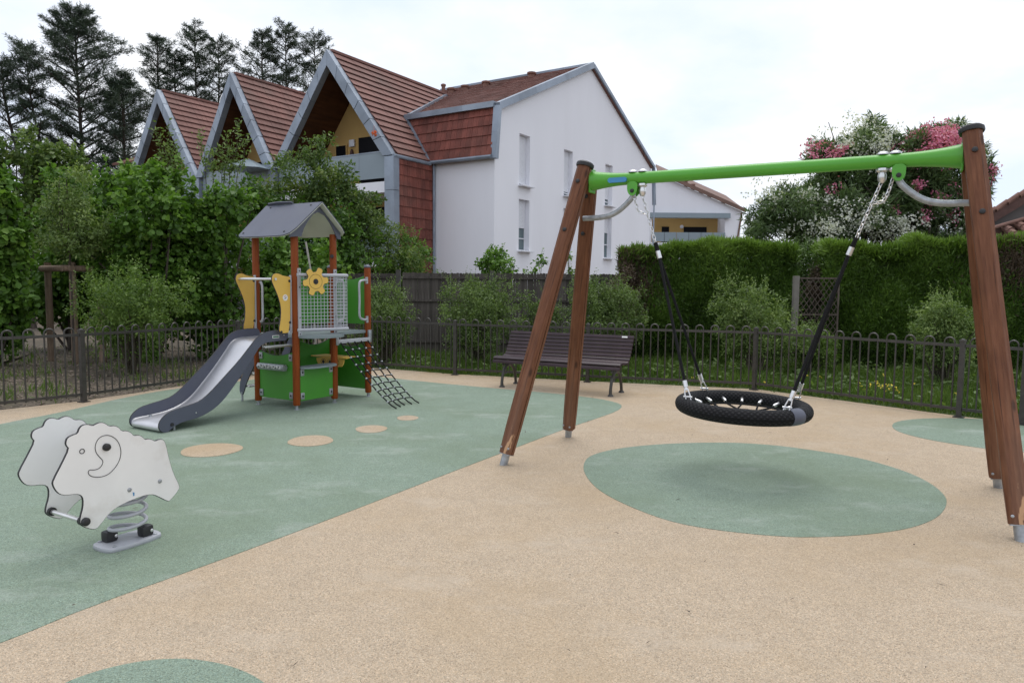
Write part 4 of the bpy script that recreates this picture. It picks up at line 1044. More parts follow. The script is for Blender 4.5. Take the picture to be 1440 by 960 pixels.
    tiles(side, V((-2.22, 3.02, 1.8)), V((1, 0, 0)), V((0, 0, 1)), V((0, -1, 0)), 8, 12, .272, .395)
    # zinc trims of the white gable
    def zstrip(name, pts, wd, dp, seg=1.1):
        for p, q in zip(pts, pts[1:]):
            p = V(p); q = V(q); L = (q - p).length; n_ = max(1, round(L / seg))
            for k in range(n_):
                a, c_ = p.lerp(q, k / n_), p.lerp(q, (k + 1) / n_ - .004 / L); b = MB(); b.bar(a, c_, wd, dp, up=(0, 1, 0) if abs((q - p).normalized().y) < .3 else (0, 0, 1)); b.build(name, M['zinc'], t, smooth=None)
    zstrip('verge_panel', [(-.16, -.09, EAV - .12), (.06, -.09, BRK - .05)], .20, .26, 1.3)
    zstrip('verge_panel', [(.06, -.10, BRK - .05), (RT, -.10, RZ - .03)], .27, .22, 1.5)
    zstrip('verge_panel', [(RT, -.10, RZ - .03), (2 * RT + .05, -.10, BRK - .05)], .16, .22, 2.0)
    zstrip('verge_panel', [(2 * RT + .05, -.09, BRK - .05), (2 * RT + .3, -.09, 6.3)], .12, .2, 2.4)
    zstrip('break_trim', [(.02, .02, BRK + .02), (.02, 4.5, BRK + .02)], .22, .22, 1.6)
    zstrip('valley_trim', [(.05, 4.50, BRK + .06), (5.45, 6.45, 10.92)], .14, .12, 2.2)
    zstrip('valley_trim', [(.0, 4.50, BRK + .04), (-.30, 3.02, EAV + .04)], .13, .12, 1.2)
    zstrip('ridge_cap', [(RT, -.1, RZ + .02), (RT, 9, RZ + .02)], .22, .10, 1.5)
    b = MB(); b.tube([(-.28, -.03, EAV - .05), (-.28, 3.05, EAV - .05)], .075, 8); b.tube([(-2.5, 2.93, EAV - .10), (-.28, 2.93, EAV - .10)], .075, 8); b.build('gutter', M['zinc'], t)
    b = MB(); b.tube([(-.10, 2.90, EAV - .12), (-.10, 2.90, .2)], .055, 10); b.build('downpipe', M['zinc'], t)
    b = MB(); b.tube([(2 * RT + .15, -.14, 8.2), (2 * RT + .15, -.14, .5)], .05, 8); b.build('downpipe', M['zinc'], t)
    # roof vents
    for (x, y, h, r_) in ((6.6, 7.55, .38, .10), (6.6, 7.05, .12, .17), (6.7, 6.25, .12, .17), (6.9, 5.1, .12, .17), (7.4, 2.75, .12, .17)):
        z = BRK + (RZ - BRK) * (x - .13) / (RT - .13); b = MB(); b.lathe((x, y, z), (0, 0, 1), [(r_, -.1), (r_, h), (r_ * 1.35, h + .02), (r_ * 1.35, h + .10), (r_ * .6, h + .14)], 10); b.build('roof_vent', M['terracotta'], t)
    # three steep gables with zinc frames
    gables = [(6.40, 3.40), (12.45, 2.65), (18.0, 2.90)]
    xf, xb = -2.29, 7.0; AP = 10.84
    Mi = WM[t.name].inverted(); Ax = WM[t.name].to_3x3() @ V((1, 0, 0))
    def bw(px, py): return (Mi @ onp(px, py, WM[t.name] @ V((-.5, 0, 0)), Ax)).y
    for gi, (yc, hw) in enumerate(gables):
        for s in (-1, 1):
            ye = yc + s * hw
            rp_ = quad('gable_roof', [(xf, yc, AP), (xb, yc, AP), (xb, ye, EAV - .02), (xf, ye, EAV - .02)], M['tile_top'], .10)
            L = V((0, s * hw, EAV - AP)); Ln = L.length; d = L / Ln; n = V((0, -d.z * s, d.y * s)) if True else None
            if n.z < 0: n = -n
            if s == -1:
                nc = 15; hh = Ln / nc
                b = MB()
                for k in range(int((xb - xf) / .27)):
                    l = random.uniform(0, .008); x0 = k * .27
                    b.prism([V((x0, 0, 0)) + V((0, 0, .012 + l)), V((x0 + .262, 0, 0)) + V((0, 0, .012 + l)), V((x0 + .262, 0, 0)) + V((0, hh * 1.08, .074 + l)), V((x0, 0, 0)) + V((0, hh * 1.08, .074 + l))], V((0, 0, -.026)))
                tcm = b.mesh('tile_course', M['tile_top'])
                for k in range(nc):
                    o = V((xf + .02, yc, AP)) + d * (k * hh)
                    link('tile_course', tcm, rp_, frame(o, (1, 0, 0), d, V((1, 0, 0)).cross(d) if V((1, 0, 0)).cross(d).z > 0 else -V((1, 0, 0)).cross(d)))
            # fascia cut into zinc panels
            v, h = .64, .50; oa, ia = V((0, yc, AP + .05)), V((0, yc, AP + .05 - v)); oe, ie = V((0, ye + s * .06, EAV - .1)), V((0, ye + s * .06 - s * h, EAV - .1)); ns = 6
            for k in range(ns):
                a0, a1 = k / ns, (k + 1) / ns - .004
                b = MB(); b.prism([oa.lerp(oe, a0) + V((xf - .26, 0, 0)), oa.lerp(oe, a1) + V((xf - .26, 0, 0)), ia.lerp(ie, a1) + V((xf - .26, 0, 0)), ia.lerp(ie, a0) + V((xf - .26, 0, 0))], V((.30 - .004 * (s + 1), 0, 0)))
                b.build('zinc_panel', M['zinc'], t, smooth=None, bevel=.012)
            if s == -1:
                b = MB(); b.bar(V((xf, yc, AP + .06)), V((xb, yc, AP + .06)), .16, .10); b.build('ridge_cap', M['tile_top'], t, smooth=None)
            # boarded soffit
            b = MB(); ib, ieb = ia + V((0, 0, .12)), ie + V((0, s * .1, .0)); b.prism([ib + V((xf, 0, 0)), ib + V((-.45, 0, 0)), ieb + V((-.45, 0, 0)), ieb + V((xf, 0, 0))], V((0, s * .02, .05))); b.build('soffit', M['soffit'], t, smooth=None)
        b = MB(); b.prism([(-.46, yc - hw + .1, 1.0), (-.46, yc + hw - .1, 1.0), (-.46, yc + hw - .1, EAV), (-.46, yc, AP - .3), (-.46, yc - hw + .1, EAV)], (.2, 0, 0)); b.build('back_wall', M['ochre'], t, smooth=None)
        for y0, y1, z1 in (((bw(541, 215), bw(505, 215), 7.78), (bw(487, 210), bw(473, 210), 7.55)) if gi == 0 else ((yc - 1.6, yc - .4, 7.3), (yc + .25, yc + 1.35, 7.3))):
            b = MB(); b.box((-.49, (y0 + y1) / 2, (z1 + 5.6) / 2), (.06, y1 - y0, z1 - 5.6)); dr = b.build('balcony_door', M['dark_glass'], t, smooth=None)
            b = MB(); b.box((-.49, (y0 + y1) / 2, z1 + .03), (.09, y1 - y0 + .12, .06)); b.box((-.49, y0 - .03, (z1 + 5.6) / 2), (.09, .06, z1 - 5.6)); b.box((-.49, y1 + .03, (z1 + 5.6) / 2), (.09, .06, z1 - 5.6)); b.build('frame', M['ochre'], dr, smooth=None)
            b = MB(); b.box((-.49, (y0 + y1) / 2, 3.7), (.06, y1 - y0, 2.2)); b.build('balcony_door', M['dark_glass'], t, smooth=None)
        if gi == 0:
            b = MB(); b.box((-.52, bw(495.5, 202), 7.60), (.10, .30, .30)); lm = b.build('wall_lamp', M['shutter'], t, bevel=.03)
            b = MB(); b.lathe((-.54, bw(495.5, 212), 7.15), (0, 0, 1), [(.03, -.2), (.09, -.1), (.07, .1), (.03, .2)], 8); b.build('door_ornament', M['brownwood'], t)
        # balcony slabs and sheet parapets
        for z in (5.30, 2.45):
            b = MB(); b.box((-1.42, yc, z), (1.9, 2 * hw - .5, .42)); b.build('balcony_slab', M['render'], t, smooth=None)
            n_ = 4; w_ = (2 * hw - .56) / n_
            for k in range(n_):
                b = MB(); b.box((-2.36, yc - hw + .28 + w_ * (k + .5), z + .83), (.03, w_ - .012, .98)); pn = b.build('parapet_panel', M['balcony'], t, smooth=None)
            b = MB(); b.bar((-2.36, yc - hw + .28, z + 1.345), (-2.36, yc + hw - .28, z + 1.345), .06, .05); b.build('parapet_rail', M['brownwood'] if 0 else M['zinc'], t, smooth=None)
    for y in (3.13, 9.8, 15.1, 20.9):
        for k in range(5):
            b = MB(); b.box((xf - .10, y, .65 + 1.28 * k), (.34, .46, 1.27)); b.build('zinc_panel', M['zinc'], t, smooth=None, bevel=.012)
    b = MB(); b.box((3, 23.8, 3.0), (6, 4.6, 7.0)); b.build('wall', M['render'], t, smooth=None)
    quad('roof', [(-.4, 21.5, 6.5), (-.4, 24.6, 6.5), (3, 24.6, 8.6), (3, 21.5, 8.6)], M['tile_top'])
    m = WM[t.name]
    q = thing('hanging_ornament', 'small orange paper ornament hanging under the zinc gable edge', 'ornament', at(526, 188, 27.3))
    b = MB()
    for k in range(16):
        d = V((random.gauss(0, 1), random.gauss(0, 1), random.gauss(0, 1))).normalized() * .13; e = d.cross(V((.3, .5, .8))).normalized() * .06; b.prism([d * .2, d * .8 + e, d, d * .8 - e], d.cross(e).normalized() * .012)
    b.tube([(0, 0, 0), (.0, .0, .30)], .005, 5)
    b.build('petals', M['orange'], q, smooth=None)
    q = thing('balcony_parasol', 'pale grey parasol opened on the balcony of the middle gable', 'parasol', at(348, 240, 31.2))
    b = MB(); z0 = 0.05; b.lathe((0, 0, z0), (0, 0, 1), [(1.05, -.02), (1.05, 0), (.6, .22), (.04, .46)], 8); b.build('canopy', M['balcony'], q, smooth=None)
    b = MB(); b.tube([(0, 0, -1.2), (0, 0, .45)], .02, 6); b.build('pole', M['zinc'], q)
apartment()

def far_house():
    Y = 50.0
    t = thing('distant_house', 'distant white house with a long red roof slope and an ochre balcony', 'house', at(960, 400, Y))
    def p(x, y, dy=0): q = at(x, y, Y); q.y += dy; return q
    y0 = Y
    # outline of the front, left open where the balcony is cut in
    gx0, gx1 = p(893, 300).x, p(1043, 300).x
    bx0, bx1 = p(917, 300).x, p(1020, 300).x
    zt, zb = p(960, 306).z, p(960, 341).z
    ap = p(925, 243); ev = p(1043, 295)
    def line(x): return ap.z + (ev.z - ap.z) * max(0, (x - ap.x)) / (ev.x - ap.x)
    b = MB()
    b.prism([(gx0, y0, -1), (bx0, y0, -1), (bx0, y0, ap.z - .2), (gx0, y0, ap.z - .4)], (0, .3, 0))
    b.prism([(bx0, y0, zt), (bx1, y0, zt), (bx1, y0, line(bx1) - .1), (ap.x, y0, ap.z - .1), (bx0, y0, ap.z - .2)], (0, .3, 0))
    b.prism([(bx0, y0, -1), (bx1, y0, -1), (bx1, y0, zb - .25), (bx0, y0, zb - .25)], (0, .3, 0))
    b.prism([(bx1, y0, -1), (gx1 - .3, y0, -1), (gx1, y0, ev.z - .1), (bx1, y0, line(bx1) - .1)], (0, .3, 0))
    b.build('wall', M['render'], t, 'W', smooth=None)
    b = MB(); b.prism([(ap.x, y0 - .15, ap.z + .05), (ev.x + .25, y0 - .15, ev.z - .05), (ev.x + 2.4, y0 + 12, ev.z + 2.5), (ap.x + 2.2, y0 + 12, ap.z + 2.6)], (0, 0, -.15)); rf = b.build('roof', M['far_tile'], t, 'W', smooth=None)
    b = MB(); b.bar((ap.x, y0 - .24, ap.z + .0), (ev.x + .25, y0 - .24, ev.z - .10), .24, .12, up=(0, 1, 0)); b.build('verge_trim', M['far_tile'], t, 'W', smooth=None)
    b = MB(); b.prism([(gx1 - .05, y0 - .05, ev.z - .2), (gx1 + .55, y0 + 4, ev.z - .2), (gx1 + .40, y0 + 4, ev.z - 1.7), (gx1 - .30, y0 - .05, ev.z - 1.9)], (.12, 0, 0)); b.build('mansard', M['far_tile'], t, 'W', smooth=None)
    b = MB(); b.box(((bx0 + bx1) / 2, y0 + 1.9, (zt + zb) / 2), (bx1 - bx0, .2, zt - zb + .6)); b.build('back_wall', M['ochre'], t, 'W', smooth=None)
    for x in (bx0 - .1, bx1 + .1): b = MB(); b.box((x, y0 + 1.1, (zt + zb) / 2), (.2, 1.6, zt - zb + .6)); b.build('side_wall', M['render'], t, 'W', smooth=None)
    for a, c_ in ((p(946, 0).x, p(957, 0).x), (p(979, 0).x, p(1013, 0).x)):
        zd = p(960, 316).z; b = MB(); b.box(((a + c_) / 2, y0 + 1.78, (zd + zb) / 2), (c_ - a, .06, zd - zb)); b.build('balcony_door', M['dark_glass'], t, 'W', smooth=None)
    b = MB(); q = p(967, 316); b.lathe((q.x, y0 + 1.79, q.z), (0, -1, 0), [(.13, 0), (.13, .1), (.06, .14)], 12); b.build('wall_lamp', M['shutter'], t, 'W')
    for k in range(6):
        w_ = (bx1 - bx0) / 6; b = MB(); b.box((bx0 + w_ * (k + .5), y0 - .18, (p(960, 328).z + zb) / 2 + .05), (w_ - .03, .05, p(960, 328).z - zb)); b.build('parapet_panel', M['balcony'], t, 'W', smooth=None)
    b = MB(); b.box(((bx0 + bx1) / 2, y0 - .1, zt + .12), (bx1 - bx0 + .5, .6, .34)); b.build('balcony_canopy', M['balcony'], t, 'W', smooth=None)
    b = MB(); b.box(((bx0 + bx1) / 2, y0 + .8, zb - .12), (bx1 - bx0 + .1, 1.9, .22)); b.build('balcony_slab', M['render'], t, 'W', smooth=None)
    for x, h in ((968, .6), (978, .5), (990, .18), (1002, .18), (1022, .18)):
        q = p(x, 300); z = line(q.x); b = MB(); b.lathe((q.x, y0 + 1.0, z - .1), (0, 0, 1), [(.13, 0), (.13, h), (.20, h + .02), (.18, h + .12)], 8); b.build('roof_vent', M['terracotta'], t, 'W')
    b = MB(); b.box((p(925, 0).x, y0 - .03, (ap.z - .4) / 2 + 3.2), (.06, .06, ap.z - 6.4)); b.build('corner_trim', M['render'], t, 'W', smooth=None)
far_house()

def tiled_house():
    Y = 19.0; a = at(1383, 306, Y); c = at(1500, 236, Y)
    t = thing('tiled_cottage', 'low house with dark brown eave and terracotta tiles behind the far right hedge', 'house', at(1430, 400, Y))
    d = (c - a).normalized(); n = V((-d.z, 0, d.x)); L = (c - a).length
    b = MB(); rv = V((a.x, a.y, 0)).normalized() * 7 + V((.9, 0, -.7)); b.prism([a, c, c + rv, a + rv], (0, 0, -.08)); rf = b.build('roof', M['terracotta'], t, 'W', smooth=None)
    for k in range(7):
        p, q = a + d * (L * k / 7), a + d * (L * (k + 1.10) / 7)
        tb = MB(); tb.tube([p + n * .015, q + n * .055], [.070, .058], 8); tb.build('verge_tile', M['terracotta'], rf, 'W')
    b = MB(); b.bar(a - n * .15 + V((0, .02, 0)), c - n * .15 + V((0, .02, 0)), .20, .06, up=(0, 1, 0)); b.build('bargeboard', M['brownwood'], t, 'W', smooth=None)
    b = MB(); b.prism([(a.x + .1, Y + .25, -1), (c.x, Y + .25, -1), (c.x, Y + .25, c.z - .10), (a.x + .1, Y + .25, a.z - .10)], rv * .9); b.build('wall', M['eave_shade_wall'], t, 'W', smooth=None)
    p, q = at(1384, 324, Y - 1.2), at(1490, 293, Y - 1.2); d2 = (q - p).normalized()
    lt = MB(); lt.tube([p, p.lerp(q, .24), q], .045, 8); ld = lt.build('ridge_tile', M['terracotta'], t, 'W')
    for px in (1418, 1436, 1454, 1472):
        s0 = at(px, 322 - (px - 1418) * .30, Y - 1.25)
        for k in range(3):
            b = MB(); h0 = s0 + V((0, -.16 * k, -.10 * k)); b.tube([h0 + V((0, .16, .05)), h0 + V((0, -.10, -.055))], [.088, .10], 8); b.build('roof_tile', M['terracotta'], ld, 'W')
    b = MB(); b.prism([(p.x, Y - 1.1, -1), (q.x, Y - 1.1, -1), (q.x, Y - 1.1, q.z - .03), (p.x, Y - 1.1, p.z - .03)], (0, .2, 0)); b.build('lean_to_wall', M['brownwood'], t, 'W', smooth=None)
tiled_house()

# ------------------------------------------------------------------ close-boarded fence, trellis
def boarded_fence():
    Y = 16.3; t = thing('paling_fence', 'weathered grey close boarded fence behind the shrubs and the bench', 'fence', (0, Y, 0))
    x0, x1 = at(478, 384, Y).x, at(885, 384, Y).x; z = at(650, 385, Y).z
    b = MB(); b.prism([(-.0335, 0, 0), (.0335, 0, 0), (.0335, 0, 1.0), (.022, 0, 1.010), (-.022, 0, 1.010), (-.0335, 0, 1.0)], (0, .018, 0)); me = b.mesh('board', M['paling'])
    n = int((x1 - x0) / .068); posts = [at(q, 384, Y).x for q in (560, 692, 826)]
    for k in range(n):
        x = x0 + .068 * (k + .5)
        if any(abs(x - q) < .07 for q in posts): continue
        link('board', me, t, Matrix.Translation((x, random.uniform(0, .012), 0)) @ Matrix.Rotation(random.uniform(-.002, .002), 4, 'Y') @ Matrix.Diagonal((1, 1, z + random.uniform(-.012, .012) - (.02 if x < posts[0] else 0), 1)))
    for q in posts: b = MB(); b.box((q, .02, .95), (.10, .10, 1.86)); b.build('post', M['iron'], t, smooth=None)
    for zz in (.95 * z, .66 * z, .25):
        for a, c_ in zip([x0] + posts, posts + [x1]): b = MB(); b.box(((a + c_) / 2, -.03, zz), (c_ - a - .13, .035, .05)); b.build('rail', M['paling'], t, smooth=None)
boarded_fence()

def trellis():
    Y = 13.6; t = thing('trellis_panel', 'diamond lattice panel beside a pale post in the gap between hedges', 'trellis', at(1146, 500, Y)); t.location.z = 0; WM[t.name] = Matrix.Translation(t.location)
    a, c = at(1122, 391, Y), at(1180, 391, Y); zt = a.z; w_ = c.x - a.x; ox = a.x - t.location.x
    b = MB()
    for x in (ox, ox + w_): b.box((x, 0, zt / 2), (.03, .03, zt))
    for z in (zt, zt * .60, .1): b.box((ox + w_ / 2, 0, z), (w_ - .034, .024, .03))
    b.build('frame', M['lath'], t, smooth=None)
    step = .105; lat = []
    for k in range(-22, 10):
        for s in (1, -1):
            x0_ = ox + k * step; p = V((x0_, .006 * s, .12)); q = V((x0_ + (zt - .14) * .72, .006 * s, zt - .02))
            if s < 0: p.x, q.x = 2 * ox + w_ - p.x, 2 * ox + w_ - q.x
            lo, hi = ox, ox + w_
            u0, u1 = 0.0, 1.0; dxx = q.x - p.x
            ua, ub = sorted(((lo - p.x) / dxx, (hi - p.x) / dxx)); u0, u1 = max(u0, ua), min(u1, ub)
            if u1 - u0 < .03: continue
            b = MB(); b.bar(p.lerp(q, u0), p.lerp(q, u1), .011, .008, up=(0, 1, 0)); b.build('lath', M['lath'], t, smooth=None)
    t2 = thing('concrete_post', 'pale square concrete post at the left edge of the trellis', 'post', (at(1116, 500, Y).x, Y + .02, 0))
    b = MB(); b.box((0, 0, .8), (.10, .10, at(1116, 388, Y).z * 2 - 1.6 + .02)); b.v = [(x, y, min(z, at(1116, 388, Y).z) if z > 0 else 0) for x, y, z in b.v]; b.build('shaft', M['concrete'], t2, bevel=.008)
trellis()

def stakes():
    c = G(107, 512, -.02); t = thing('tree_stakes', 'three rough log stakes joined by crossbars holding the young tree', 'tree stakes', c)
    b = MB(); z = at(107, 367, c.y).z
    def px(x, dy): return at(x, 400, c.y + dy).x - c.x
    posts = [(px(68, .5), .5), (0.0, 0.0), (px(141, .35), .35)]
    for x, y in posts:
        b = MB(); b.tube([(x, y, -.05), (x, y, .9), (x, y, z)], [.066, .062, .060], 10); b.build('post', M['log'], t)
    for i, j in ((0, 1), (1, 2)):
        p, q = V((*posts[i], z - .12)), V((*posts[j], z - .12)); d = (q - p).normalized(); s = V((0, -.09, 0))
        b = MB(); b.tube([p - d * .12 + s, q + d * .10 + s], .062, 10); b.build('crossbar', M['log'], t)
    return c
SC = stakes()
# ------------------------------------------------------------------ hedges
def hedge(label, x0, x1, Y0, Y1, ytop, depth, n, seed, dead=0.0, dead_at=(0, 0)):
    """clipped conifer hedge from photo column x0 (distance Y0) to x1 (distance Y1)"""
    a, c = at(x0, 500, Y0), at(x1, 500, Y1); a.z = c.z = 0; z = at((x0 + x1) / 2, ytop, (Y0 + Y1) / 2).z
    t = thing('hedge', label, 'hedge', (a + c) / 2, math.atan2(c.y - a.y, c.x - a.x), 'clipped conifer hedges'); L = (c - a).length
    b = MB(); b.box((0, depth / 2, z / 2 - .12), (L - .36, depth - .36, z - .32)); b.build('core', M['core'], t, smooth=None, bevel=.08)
    u = RNG.random(n); k = RNG.choice(4, n, p=[.60, .24, .08, .08]); P = np.zeros((n, 3)); N = np.zeros((n, 3))
    f = k == 0; m = f.sum(); P[f] = np.stack([(RNG.random(m) - .5) * L, .12 * RNG.random(m), RNG.random(m) * z], 1); N[f] = [0, -1, .1]
    f = k == 1; m = f.sum(); P[f] = np.stack([(RNG.random(m) - .5) * L, RNG.random(m) * depth, z - .16 * RNG.random(m)], 1); N[f] = [0, -.2, 1]
    f = k == 2; m = f.sum(); P[f] = np.stack([-L / 2 + .12 * RNG.random(m), RNG.random(m) * depth, RNG.random(m) * z], 1); N[f] = [-1, 0, .1]
    f = k == 3; m = f.sum(); P[f] = np.stack([L / 2 - .12 * RNG.random(m), RNG.random(m) * depth, RNG.random(m) * z], 1); N[f] = [1, 0, .1]
    # bulges and hollows of the clipped face
    w_ = np.sin(P[:, 0] * 2.3 + seed) * np.sin(P[:, 2] * 2.9 + seed * 2) * .09 + np.sin(P[:, 0] * 6.1 + seed * 3) * np.sin(P[:, 2] * 5.3) * .05
    P += N * w_[:, None]
    P[:, 2] += (np.sin(P[:, 0] * 1.7 + seed) * .05 + np.sin(P[:, 0] * 9 + seed) * .025) * (P[:, 2] > z * .8)
    P[:, 2] = np.maximum(P[:, 2], .03)
    D = N * .50 + np.array([0, 0, .85]) + RNG.normal(size=(n, 3)) * .36
    Nn = N * .8 + RNG.normal(size=(n, 3)) * .6
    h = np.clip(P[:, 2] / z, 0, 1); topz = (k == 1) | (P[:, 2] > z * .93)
    tone = .34 + .20 * h ** 2 + w_ * 2.0 + RNG.normal(0, .14, n) + topz * .34  # light put into leaf tone: paler top and bulges, darker foot and hollows
    Ls = (.075 + .075 * RNG.random(n)) * np.where(topz, 1.45, 1); Ws = .017 + .016 * RNG.random(n)
    if dead > 0:
        dd = np.hypot((P[:, 0] - dead_at[0]) / 1.0, (P[:, 2] - dead_at[1]) / .8) + RNG.normal(0, .25, n); q = dd < dead
        link('dry_patch', leaf_mesh('dry_patch', M['dead'], P[q], Nn[q], D[q], Ls[q] * .8, Ws[q] * .8, tone[q]), t)
        P, Nn, D, Ls, Ws, tone = P[~q], Nn[~q], D[~q], Ls[~q], Ws[~q], tone[~q]
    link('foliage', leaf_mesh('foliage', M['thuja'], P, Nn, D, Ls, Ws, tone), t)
    return t
hedge('long clipped green hedge between the swing post and the pale concrete post', 868, 1116, 15.2, 14.2, 347, 1.5, 100000, 1, .75, (-1.75, 1.65))
hedge('clipped green hedge directly right of the lattice panel', 1158, 1288, 13.9, 13.5, 346, 1.4, 60000, 4)
hedge('tallest clipped hedge at the right edge running behind the front swing leg', 1276, 1660, 13.6, 12.2, 336, 1.5, 120000, 7, .6, (-.35, 1.95))

# ------------------------------------------------------------------ flowering oleander
def E(x, y, Y, rx, rz, ry=None): p = at(x, y, Y); s = Y / FPX; return (p.x, p.y, p.z, rx * s, (ry or rx) * s, rz * s)
def oleander(name, label, cl, fcl, n, nf, fl):
    base = V((sum(c[0] for c in cl) / len(cl), sum(c[1] for c in cl) / len(cl), 0)); t = thing(name, label, 'flowering shrub', base)
    foliage('crown', t, M['ole'], cl, n, .18, .034, up=.4, rand=.8, sub=26, subr=.32, shell=.6)
    P, O, T = blob_points(fcl, nf // 8, 24, .40, .55)
    keep = (O[:, 1] < .35) | (O[:, 2] > .25); P, O = P[keep], O[keep]
    P = np.repeat(P + O * .03, 8, 0) + RNG.normal(size=(len(P) * 8, 3)) * .055; m = len(P)
    N = RNG.normal(size=(m, 3)) * .6 + np.array([0, -.6, .5]); D = RNG.normal(size=(m, 3))
    P = P - np.array(WM[t.name].translation)
    link('flowers', leaf_mesh('flowers', M[fl], P, N, D, .048 + .035 * RNG.random(m), .042 + .03 * RNG.random(m), .5 + RNG.normal(0, .22, m), .1), t, kind='stuff')
    stems(t, 'stem', base, cl, M['bark'], .05, 2, .3)
oleander('white_oleander', 'large white flowering oleander rising behind the green crossbeam', [E(1115, 300, 20, 48, 42), E(1075, 320, 20, 30, 30), E(1195, 235, 20.5, 46, 50), E(1225, 200, 20.5, 32, 32), E(1180, 300, 20.6, 70, 50), E(1250, 300, 20.8, 70, 50), E(1228, 176, 20.5, 10, 14), E(1330, 320, 20.2, 50, 35), E(1380, 250, 20.4, 14, 42), E(1343, 182, 20.4, 16, 14)],
         [E(1098, 275, 19.8, 40, 26), E(1212, 200, 20.2, 44, 32), E(1230, 174, 20.4, 10, 12), E(1252, 205, 20.2, 24, 20), E(1380, 240, 20.1, 12, 40), E(1345, 180, 20.2, 16, 12), E(1190, 300, 19.6, 50, 26), E(1345, 300, 19.6, 26, 34), E(1260, 320, 19.7, 40, 20), E(1140, 325, 19.6, 40, 16)], 60000, 8600, 'white_flower')
oleander('pink_oleander', 'pink flowering oleander with blossoms spilling over the crossbeam near the right post', [E(1300, 220, 20, 44, 42), E(1322, 192, 20, 22, 18), E(1163, 218, 20.3, 26, 16), E(1340, 275, 19.9, 42, 45), E(1290, 280, 19.8, 40, 40), E(1388, 245, 20, 8, 26)],
         [E(1312, 206, 19.6, 40, 26), E(1318, 196, 19.6, 26, 18), E(1290, 220, 19.5, 22, 14), E(1160, 213, 20.0, 26, 14), E(1283, 262, 19.4, 12, 9), E(1318, 284, 19.4, 14, 9), E(1298, 302, 19.4, 10, 8), E(1342, 268, 19.4, 10, 10), E(1254, 290, 19.5, 9, 9), E(1340, 305, 19.4, 9, 8), E(1172, 266, 19.7, 9, 7), E(1392, 248, 19.9, 6, 22)], 28000, 7000, 'pink_flower')

# ------------------------------------------------------------------ cedars
def cedar(label, px, ytop, Y, wpx, n, seed, trunk_px=None, zlow=.25, lean=0.0, forks=1, dens=1.0):
    rr = random.Random(seed); g = np.random.default_rng(seed)
    base = at(px, 400, Y); base.z = 0; H = at(px, ytop, Y).z; R = wpx / 2 * Y / FPX
    t = thing('cedar', label, 'tree', base, 0, 'dark cedars behind the building')
    b = MB(); tr = []
    for f in range(forks):
        ox = 0 if forks == 1 else (f - (forks - 1) / 2) * R * (1.15 / forks) + rr.uniform(-.06, .06) * R; h = H * (1 if f == forks // 2 else rr.uniform(.90, .99))
        pts = bez([V((0, 0, 0)), V((lean * .3 + ox * .15, 0, h * .25)), V((lean * .5 + ox * .7, rr.uniform(-.4, .4), h * .5)), V((lean * .9 + ox, 0, h * .8)), V((lean + ox, 0, h))], 16); tr.append((pts, h))
        k = len(pts); b.tube(pts, [(.20 if f == 0 else .15) * (1 - .93 * i / (k - 1)) + .012 for i in range(k)], 8)
    P, D, T = [], [], []
    for pts, h in tr:
        nb = int(56 * dens / forks ** .5)
        for i in range(nb):
            u = zlow + (1 - zlow) * ((i + rr.random()) / nb); q = u * (len(pts) - 1); j = min(int(q), len(pts) - 2); o = pts[j].lerp(pts[j + 1], q - j)
            a = i * 2.4 + rr.uniform(-.5, .5)
            prof = min(1.0, (1.02 - u) / .40) ** .75 * (1 if u > zlow + .2 else .75)
            L = R / (forks ** .32) * max(.10, prof) * rr.uniform(.38, 1.25); rise = rr.uniform(.05, .45) + .35 * u
            d = V((math.cos(a), math.sin(a), rise)).normalized(); tip = o + d * L; mid = o.lerp(tip, .55) + V((0, 0, L * .05)); tip = tip + V((0, 0, -L * .02 + .10))
            br = bez([o, mid, tip], 8); k = len(br); b.tube(br, [max(.012, (.085 * (1 - u) + .03) * (1 - .85 * s / (k - 1))) for s in range(k)], 5)
            side = d.cross(V((0, 0, 1))).normalized(); arr = np.array([tuple(v) for v in br]); nl = int(7 + 11 * L / R)
            m = max(10, int(n / (nb * forks * 14)))
            for q in range(nl):
                s0 = .04 + .96 * (q + rr.random()) / nl; x_ = s0 * (k - 1); lo = min(int(x_), k - 2); st = arr[lo] + (arr[lo + 1] - arr[lo]) * (x_ - lo)
                sg = 1 if q % 2 else -1; dv = np.array(d) * rr.uniform(.5, 1.0) + np.array(side) * sg * rr.uniform(.35, 1.0) + np.array([0, 0, rr.uniform(-.38, .20)]); dv /= np.linalg.norm(dv)
                ll = (L * .40 * (1.15 - s0) + .30) * rr.uniform(.6, 1.25); u2 = g.random(m) ** .8
                P.append(st + dv * (ll * u2)[:, None] + np.stack([g.normal(0, .045, m), g.normal(0, .045, m), .22 * ll * u2 ** 2 + g.normal(0, .045, m)], 1))
                D.append(dv * .8 + np.array([0, 0, .25]) + g.normal(0, .55, (m, 3))); T.append(np.full(m, .45 + rr.gauss(0, .12)) + g.normal(0, .12, m))
    b.build('trunk', M['bark'], t)
    P, D, T = np.concatenate(P), np.concatenate(D), np.concatenate(T); m = len(P)
    N = g.normal(size=(m, 3)) * .55 + np.array([0, 0, .8])
    link('crown', leaf_mesh('crown', M['cedar'], P, N, D, .13 + .20 * g.random(m), .022 + .024 * g.random(m), T, .1), t)
cedar('lopsided cedar at the far left with a leaning bare lower trunk', 84, 68, 44, 110, 42000, 3, lean=-2.2, zlow=.42, forks=2, dens=1.3)
cedar('tallest dark cedar standing clear against the sky at the left', 124, 20, 46, 165, 78000, 5, zlow=.30, lean=-.2, dens=1.7)
cedar('dark bushy cedar half hidden behind the leftmost gable', 182, 112, 45, 130, 52000, 8, zlow=.15, dens=1.2)
